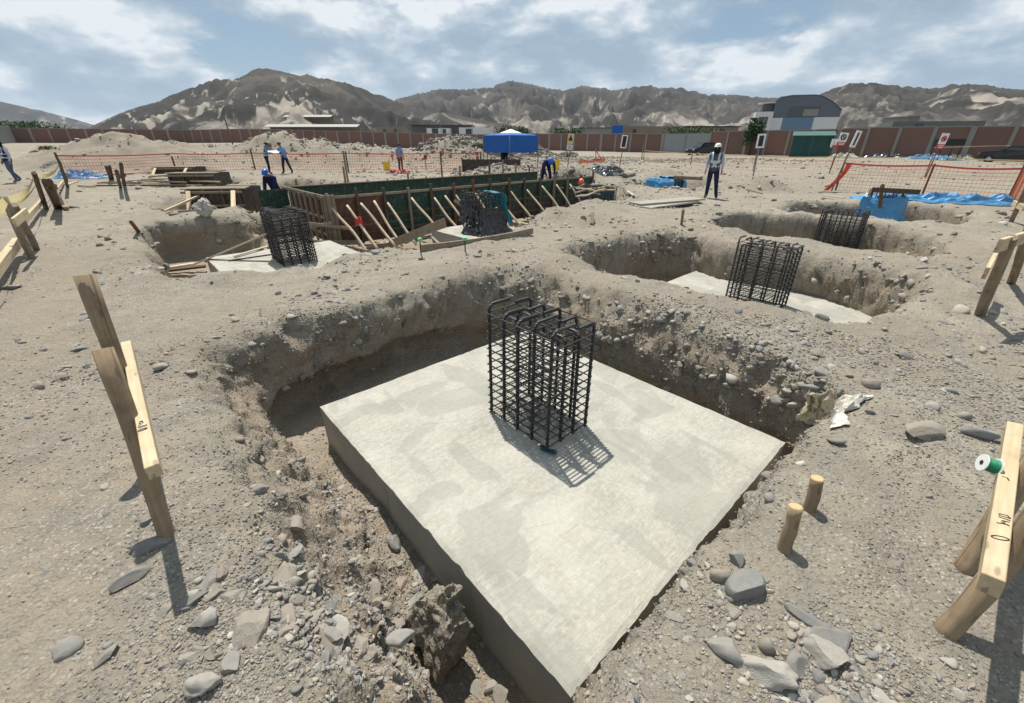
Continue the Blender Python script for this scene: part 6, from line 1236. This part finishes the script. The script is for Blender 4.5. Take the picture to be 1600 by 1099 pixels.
def car(label, p, rz, L=4.5, Wd=1.8, Hh=1.75, mat='car_paint'):
    t = thing('car', label, 'car', p, rz); rr = .36
    prof = [(-L / 2, .45), (-L / 2 + .02, .8), (-L / 2 + .15, 1.0), (-L * .42, Hh - .12), (-L * .36, Hh), (L * .06, Hh), (L * .20, 1.08), (L * .42, .98), (L / 2 - .05, .85), (L / 2, .5), (L / 2 - .04, .32), (-L / 2 + .05, .32)]
    V = [(x, y * (Wd / 2 - (.16 if z > 1.05 else 0)), z) for y in (-1, 1) for x, z in prof]; n = len(prof); F = [tuple(range(n)), tuple(range(2 * n - 1, n - 1, -1))] + [(i, n + i, n + (i + 1) % n, (i + 1) % n) for i in range(n)]
    o = mesh_obj('body', V, F, mat, t); bm = bmesh.new(); bm.from_mesh(o.data); bmesh.ops.recalc_face_normals(bm, faces=bm.faces[:]); bmesh.ops.bevel(bm, geom=bm.edges[:], offset=.05, segments=2, affect='EDGES', clamp_overlap=True); bm.to_mesh(o.data); bm.free()
    for y in (-1, 1):
        s = mesh_obj('side_window', [(-L * .38, y * (Wd / 2 - .115), 1.12), (L * .13, y * (Wd / 2 - .115), 1.12), (L * .05, y * (Wd / 2 - .15), Hh - .12), (-L * .35, y * (Wd / 2 - .15), Hh - .12)], [(0, 1, 2, 3)], 'glass_dark', t); s.modifiers.new('thickness', 'SOLIDIFY').thickness = .02
        for x in (-L * .3, L * .31):
            Vw, Fw = lathe([(.18, -.1), (rr - .03, -.11), (rr, -.08), (rr, .08), (rr - .03, .11), (.18, .1)], 20); w = mesh_obj('wheel', Vw, Fw, 'tyre', t, True); w.matrix_basis = Matrix.Translation((x, y * (Wd / 2 - .1), rr)) @ Matrix.Rotation(R(90), 4, 'X')
            Vr, Fr = lathe([(.02, -.115), (.2, -.10), (.2, .10), (.02, .115)], 14); r = mesh_obj('rim', Vr, Fr, 'chrome', w)
        h = box('headlight', (0, 0, 0), (.06, .34, .16), 'lamp_white'); h.parent = t; h.matrix_basis = Matrix.Translation((L / 2 - .02, y * .62, .78)); h = box('mirror', (0, 0, 0), (.1, .2, .14), mat); h.parent = t; h.matrix_basis = Matrix.Translation((L * .14, y * (Wd / 2 + .06), 1.12))
    ws = mesh_obj('windscreen', [(L * .09, -Wd / 2 + .28, Hh - .08), (L * .09, Wd / 2 - .28, Hh - .08), (L * .205, Wd / 2 - .2, 1.12), (L * .205, -Wd / 2 + .2, 1.12)], [(0, 1, 2, 3)], 'glass_dark', t); ws.location.x = .02
    g = box('grille', (0, 0, 0), (.05, .7, .2), 'sign_black'); g.parent = t; g.matrix_basis = Matrix.Translation((L / 2 - .005, 0, .62)); g = box('bumper', (0, 0, 0), (.14, Wd - .1, .16), 'metal_black'); g.parent = t; g.matrix_basis = Matrix.Translation((L / 2 - .01, 0, .42)); return t
p = Vector((28.5, 70.5, 0)); p.z = drop(p.x, p.y); car('dark off road car parked before the gate behind the standing man', p, R(205))
p = Vector((49.0, 45.6, 0)); p.z = drop(p.x, p.y); car('black car cut by the right edge in front of the brick wall', p, R(128), 4.6, 1.85, 1.5)
p = Vector((46.4, 50.0, 0)); p.z = drop(p.x, p.y); t = thing('metal_stand', 'black metal stand with a boxy top by the right wall', 'stand', p)
box('tray', p + Vector((0, 0, 1.75)), (2.3, 1.2, .6), 'metal_black', t)
for x in (-1.0, 1.0):
    for y in (-.5, .5): pole('leg', p + Vector((x, y, 0)), p + Vector((x, y, 1.45)), .04, .04, 'metal_black', t, 0, 6)
beam('rail', p + Vector((-2.0, -.7, 1.25)), p + Vector((3.2, -3.2, 1.45)), .06, .06, 'wood_peeled', t)
for k, (px, py, L, mt, lab) in enumerate(((1455, 249, 5.0, 'tarp_blue', 'blue plastic litter along the foot of the right wall'), (1380, 247, 5.0, 'sheet_black', 'dark plastic litter along the foot of the right wall'), (1318, 245, 3.5, 'bag_white', 'pale litter heap right of the green shed'), (1500, 250, 3.0, 'bag_white', 'white litter scraps under the black metal stand'))):
    c = GY(px, py, 56 - 4 * (px > 1400)); c = Vector((c.x, c.y, 0)); ground_tarp('litter', lab, 'litter', c, L, 1.2, R(-52), .5, mt, 70 + k, 26, 10, .5)

# ------------------------------------------------------------------ buildings beyond the wall
def at_px(px, Y): p = GY(px, 221, Y); return Vector((p.x, Y, 0))
def zpx(py, Y, px=800): return GY(px, py, Y).z
def bld_frame(p, rz): M = Matrix.Translation(p) @ Matrix.Rotation(rz, 4, 'Z'); return (lambda x, y, z: M @ Vector((x, y, z))), Matrix.Rotation(rz, 3, 'Z')
# curved roof building
p = at_px(1248, 78); t = thing('workshop_building', 'grey clad building with a curved roof and white and blue lower bays', 'building', p); rz = R(-22); W, Rm = bld_frame(p, rz)
hw = 4.7; pf = [(-hw, 5.3), (-hw, 7.7), (-hw * .86, 8.15), (-hw * .55, 8.38), (hw * .15, 8.34), (hw * .38, 8.1), (hw * .70, 7.3), (hw, 6.2), (hw, 5.3)]
V = [W(x, y, z) - p for y in (0, 9) for x, z in pf]; n = len(pf)
V = [Matrix.Rotation(-0, 3, 'Z') @ v for v in V]; mesh_obj('upper_wall', V, [tuple(range(n)), tuple(range(2 * n - 1, n - 1, -1))] + [(i, n + i, n + (i + 1) % n, (i + 1) % n) for i in range(n)], 'cladding_grey', t)
rp = [(x * 1.005, z + .08) for x, z in pf[1:-1]]; V = [W(x, y, z + dz) - p for dz in (-.06, .04) for y in (-.08, 9.1) for x, z in rp]; m = len(rp); F = []
for b_ in (0, 2 * m): F += [(b_ + i, b_ + i + 1, b_ + m + i + 1, b_ + m + i) for i in range(m - 1)]
F += [(i, i + 1, 2 * m + i + 1, 2 * m + i) for i in range(m - 1)]; mesh_obj('roof', V, F, 'cladding_grey', t)
for (a, b, m2) in ((-hw, -hw + 1.6, 'render_white'), (-hw + 1.6, hw - 3.4, 'render_blue'), (hw - 3.4, hw, 'render_white')): box('lower_wall', W((a + b) / 2, 2.02, 2.6), (b - a - .02, 4.0, 5.4), m2, t, Rm)
box('side_wall', W(hw - .08, 6.6, 2.6), (.12, 4.8, 5.38), 'render_dark', t, Rm)
box('window', W(-.4, -.02, 6.15), (4.2, .12, 1.35), 'glass_dark', t, Rm); box('window_panel', W(.6, -.10, 5.95), (2.1, .06, .95), 'render_grey', t, Rm)
box('annex_wall', W(-hw - 1.3, 1.0, 3.1), (2.6, 3.0, 6.2), 'render_white', t, Rm); wn = box('annex_window', W(-hw - 1.3, -.52, 4.9), (1.3, .08, 1.1), 'glass_dark', t, Rm)
for k in range(3): box('window_bar', W(-hw - 1.6 + .3 * k, -.58, 4.9), (.04, .05, 1.1), 'render_grey', t, Rm)
box('annex_upper', W(-hw - .8, 2.2, 6.8), (1.5, 2.4, 1.2), 'render_dark', t, Rm); box('annex_roof', W(-hw - 1.1, 1.6, 7.5), (2.4, 3.0, .12), 'render_white', t, Rm)
def house(label, px0, px1, pytop, Y, mat, rz=0.0, depth=6.0, wins=(), roof=None, name='house', zb=0.0, roof_over=.3):
    a, b = at_px(px0, Y), at_px(px1, Y); w = b.x - a.x; p = (a + b) / 2; p.z = zb; h = zpx(pytop, Y, (px0 + px1) / 2) - zb; t = thing(name, label, 'building', p); W, Rm = bld_frame(p, rz)
    box('wall', W(0, depth / 2, h / 2 - .3), (w, depth, h + .6), mat, t, Rm)
    if roof: box('roof', W(0, depth / 2, h + .09), (w + roof_over * 2, depth + roof_over * 2, .16), roof, t, Rm)
    for (fx, fz, ww, wh, m2) in wins: box('window', W(fx * w, -.03, fz * h), (ww, .1, wh), m2, t, Rm)
    return t
house('low white building behind the wall left of the canopy', 668, 702, 201, 122, 'render_white', wins=((-.12, .85, 1.6, 1.3, 'glass_dark'), (.3, .85, .9, 1.0, 'glass_dark')))
house('second white building with a dark opening beside the canopy', 718, 768, 200, 120, 'render_white', wins=((-.2, .8, 1.5, 1.4, 'glass_dark'),)); house('grey house under a dark awning roof left of the white buildings', 645, 735, 197, 128, 'render_dark', roof='metal_black', roof_over=.8)
house('grey flat roofed house left of the blue billboard', 918, 965, 201, 112, 'render_grey', wins=((.35, .88, 1.0, 1.0, 'glass_dark'),), roof='render_dark'); house('brown adobe block right of the blue billboard', 972, 1060, 198, 118, 'adobe', wins=((-.3, .8, .8, .8, 'glass_dark'),)); house('dark roofed adobe sheds left of the tree', 1068, 1150, 199, 105, 'adobe', roof='metal_black', wins=((.2, .8, 1.0, .9, 'glass_dark'),))
house('long low brown building behind the right wall', 1398, 1512, 190, 84, 'render_dark', R(-20), wins=((-.2, .85, 1.2, .7, 'glass_dark'),)); house('small pale rooftop hut on the building behind the right wall', 1406, 1424, 183, 90, 'render_grey', roof='roof_sheet'); house('brown adobe house at the foot of the hill, left background', 590, 632, 199, 150, 'adobe', wins=((-.2, .8, 1, 1, 'glass_dark'), (.2, .8, 1, 1, 'glass_dark')))
t = thing('billboard', 'plain blue billboard standing behind the brick wall', 'billboard', at_px(963, 108)); p = at_px(963, 108); z0, z1 = zpx(211, 108), zpx(197, 108); w = 17 * .001356 * 108
box('plate', p + Vector((0, 0, (z0 + z1) / 2)), (w, .1, z1 - z0), 'canopy_blue', t)
for x in (-.8, .8): pole('post', p + Vector((x, .1, 0)), p + Vector((x, .1, z0)), .08, .08, 'steel_grey', t, 0, 8)
# long sheds on the lower hill slope
def hill_z(x, y):
    best = 0.0
    for o in bpy.data.objects:
        if o.name.startswith('hill'):
            ok, loc, no, i = o.ray_cast(Vector((x, y, 3000)), Vector((0, 0, -1)))
            if ok: best = max(best, loc.z)
    return best
bpy.context.view_layer.update()
for (px0, px1, py, Y, lab) in ((415, 560, 196, 335, 'long pale roofed farm shed low on the left hill, lower one'), (444, 518, 181, 395, 'long pale roofed farm shed higher on the left hill')):
    a, b = GY(px0, py, Y), GY(px1, py, Y); p = (a + b) / 2; w = b.x - a.x; hz = hill_z(p.x, Y); ztop = p.z; t = thing('farm_shed', lab, 'shed', Vector((p.x, Y, min(hz, ztop - 4))))
    V = [(-w / 2, -5, -2), (w / 2, -5, -2), (w / 2, 5, 0), (-w / 2, 5, 0)]; z0 = ztop
    box('roof', Vector((p.x, Y, z0 - .5)), (w, 7, .3), 'roof_sheet', t, Matrix.Rotation(R(14), 3, 'X')); box('back_wall', Vector((p.x, Y + 4, (z0 - 1 + hz - 3) / 2)), (w - 1, .3, max(2, z0 - hz + 3)), 'adobe', t)
    for k in range(9): q = Vector((p.x - w / 2 + 1 + (w - 2) * k / 8, Y - 5.2, 0)); pole('post', Vector((q.x, q.y, min(hz, z0 - 3) - 4)), Vector((q.x, q.y, z0 - 2.7)), .15, .15, 'pole_wood', t, 0, 6)
# utility poles
for k, (px, pyt, Y, lean, lab) in enumerate(((363, 182, 100, -.06, 'dark leaning utility pole behind the back wall at left'), (690, 168, 115, 0, 'thin tall pole behind the white buildings, left one'), (739, 178, 115, 0, 'thin tall pole behind the white buildings, right one'), (865, 160, 120, 0, 'tall thin pole right of the canopy'), (886, 165, 120, 0, 'second thin pole right of the canopy'), (1080, 182, 100, 0, 'thin pole left of the tree'), (1308, 172, 70, 0.0, 'thin pole right of the curved roof building'), (1345, 182, 66, 0.0, 'thin pole rising behind the right wall'))):
    p = at_px(px, Y); z = zpx(pyt, Y, px); t = thing('utility_pole', lab, 'pole', p); h = .16 if k == 0 else .07
    pole('shaft', p - Vector((0, 0, .5)), p + Vector((lean * z, 0, z)), h, h * .7, 'pole_wood' if k == 0 else 'steel_grey', t, 0, 8); 
    if k in (1, 3, 4): beam('cross_arm', p + Vector((-.7, 0, z - .5)), p + Vector((.7, 0, z - .5)), .08, .08, 'steel_grey', t)

# ------------------------------------------------------------------ trees and weeds
def tree(label, px, pyt, Y, rx, seed, h0=0.0, name='tree', mat='leaf', n=1500, leaf=.22, low=.25):
    p = at_px(px, Y); zt = zpx(pyt, Y, px); t = thing(name, label, 'tree', p); rg = np.random.default_rng(seed); H = zt - h0
    V, F = [], []
    def add(pts, rr):
        v, f = tubegeo(pts, rr, 7); k = len(V); V.extend(v); F.extend(tuple(i + k for i in q) for q in f)
    add([(0, 0, -.3), (.05, 0, H * .25), (-.05, .05, H * .5)], [.2, .16, .10]); cl = []
    for k in range(9):
        a = rg.uniform(0, 6.28); e = rg.uniform(.3, 1.0); tip = Vector((math.cos(a) * rx * e, math.sin(a) * rx * e, H * rg.uniform(.45, .92))); add([(0, 0, H * .3), tuple(tip * .5 + Vector((0, 0, H * .12))), tuple(tip)], [.08, .05, .02]); cl.append(tip)
    mesh_obj('trunk', V, F, 'bark', t, True); c = np.array([x[:] for x in cl] + [(0, 0, H * .75)]); idx = rg.integers(0, len(c), n); pos = c[idx] + rg.normal(0, 1, (n, 3)) * np.array([rx * .28, rx * .28, H * .12]); pos[:, 2] = np.clip(pos[:, 2], H * low, H * 1.02); VV = []; FF = []
    for k in range(n):
        d = Vector(rg.normal(size=3)).normalized(); e = d.orthogonal().normalized(); s = leaf * rg.uniform(.6, 1.3); q = Vector(pos[k]); f = d.cross(e); j = len(VV); VV += [q - e * s, q + f * s * .5, q + e * s, q - f * s * .5]; FF.append((j, j + 1, j + 2, j + 3))
    mesh_obj('crown', VV, FF, mat, t); return t
tree('dense green tree left of the curved roof building', 1175, 187, 72, 1.0, 1, n=2000, leaf=.19); tree('low dark green tree beyond the wall left of the dense tree', 1085, 200, 98, 4.5, 2, n=1600, leaf=.28); tree('round green tree behind the wall right of the canopy', 802, 199, 118, 4.0, 3, n=1500, leaf=.3); tree('dark low tree right of the round green tree', 892, 202, 122, 3.5, 4, n=1000, leaf=.3); tree('far tree group at the left end of the back wall', 100, 195, 150, 5.0, 5, n=900, leaf=.35); tree('dark bushy tree above the pale concrete wall at far left', 8, 192, 125, 9.0, 6, n=1800, leaf=.45)
def bush(label, p, r, h, seed, n=420, mat='leaf_dry'):
    t = thing('weed', label, 'plant', p); rg = np.random.default_rng(seed); VV = []; FF = []; SV = []; SF = []
    for k in range(26):
        a = rg.uniform(0, 6.28); e = rg.uniform(.2, 1); v, f = tubegeo([(0, 0, 0), (math.cos(a) * r * e * .5, math.sin(a) * r * e * .5, h * .5), (math.cos(a) * r * e, math.sin(a) * r * e, h * rg.uniform(.5, 1))], [.02, .012, .005], 4); j = len(SV); SV += v; SF += [tuple(i + j for i in q) for q in f]
    mesh_obj('stems', SV, SF, 'bark', t)
    for k in range(n):
        a = rg.uniform(0, 6.28); e = math.sqrt(rg.random()); q = Vector((math.cos(a) * r * e, math.sin(a) * r * e, h * rg.uniform(.1, 1) * (1 - .5 * e))); d = Vector(rg.normal(size=3)).normalized(); o = d.orthogonal().normalized(); s = rg.uniform(.05, .11); f = d.cross(o); j = len(VV); VV += [q - o * s, q + f * s * .4, q + o * s, q - f * s * .4]; FF.append((j, j + 1, j + 2, j + 3))
    mesh_obj('leaves', VV, FF, mat, t)
bush('round grey green weed by the yellow warning sign', on(888, 247), 1.3, .9, 3, 700, 'leaf')
bush('low weed on the earth bank behind the man in blue', on(655, 246), 1.6, .6, 4, 600, 'leaf_dry')
for k, (px, py, lab) in enumerate(((72, 246, 'small dark weed on the pale bank at far left, lowest one'), (56, 240, 'small dark weed on the pale bank nearest the walking man'), (98, 238, 'small dark weed on the pale bank, right one'), (75, 235, 'small dark weed on the pale bank, upper middle one'), (86, 244, 'small dark weed on the pale bank, lower right one'))): bush(lab, on(px, py), .5, .3, 10 + k, 120, 'leaf_dry')

# ------------------------------------------------------------------ haze
def haze():
    m = bpy.data.materials.new('haze_air'); m.use_nodes = True; nt = m.node_tree; nt.nodes.clear(); out = nt.nodes.new('ShaderNodeOutputMaterial'); v = nt.nodes.new('ShaderNodeVolumePrincipled'); v.inputs['Color'].default_value = (0.80, 0.90, 1.0, 1); v.inputs['Density'].default_value = HAZE; v.inputs['Anisotropy'].default_value = 0.2; nt.links.new(v.outputs[0], out.inputs['Volume'])
    me = bpy.data.meshes.new('haze'); me.from_pydata(boxv(14200, 14200, 560, (0, 0, 560 / 2 - 8)), [], BOXF); me.materials.append(m); o = bpy.data.objects.new('haze', me); COL.objects.link(o); stuff(o); tag(o, 'thin pale blue haze over the far hills', 'haze')
HAZE = 5e-5
haze()
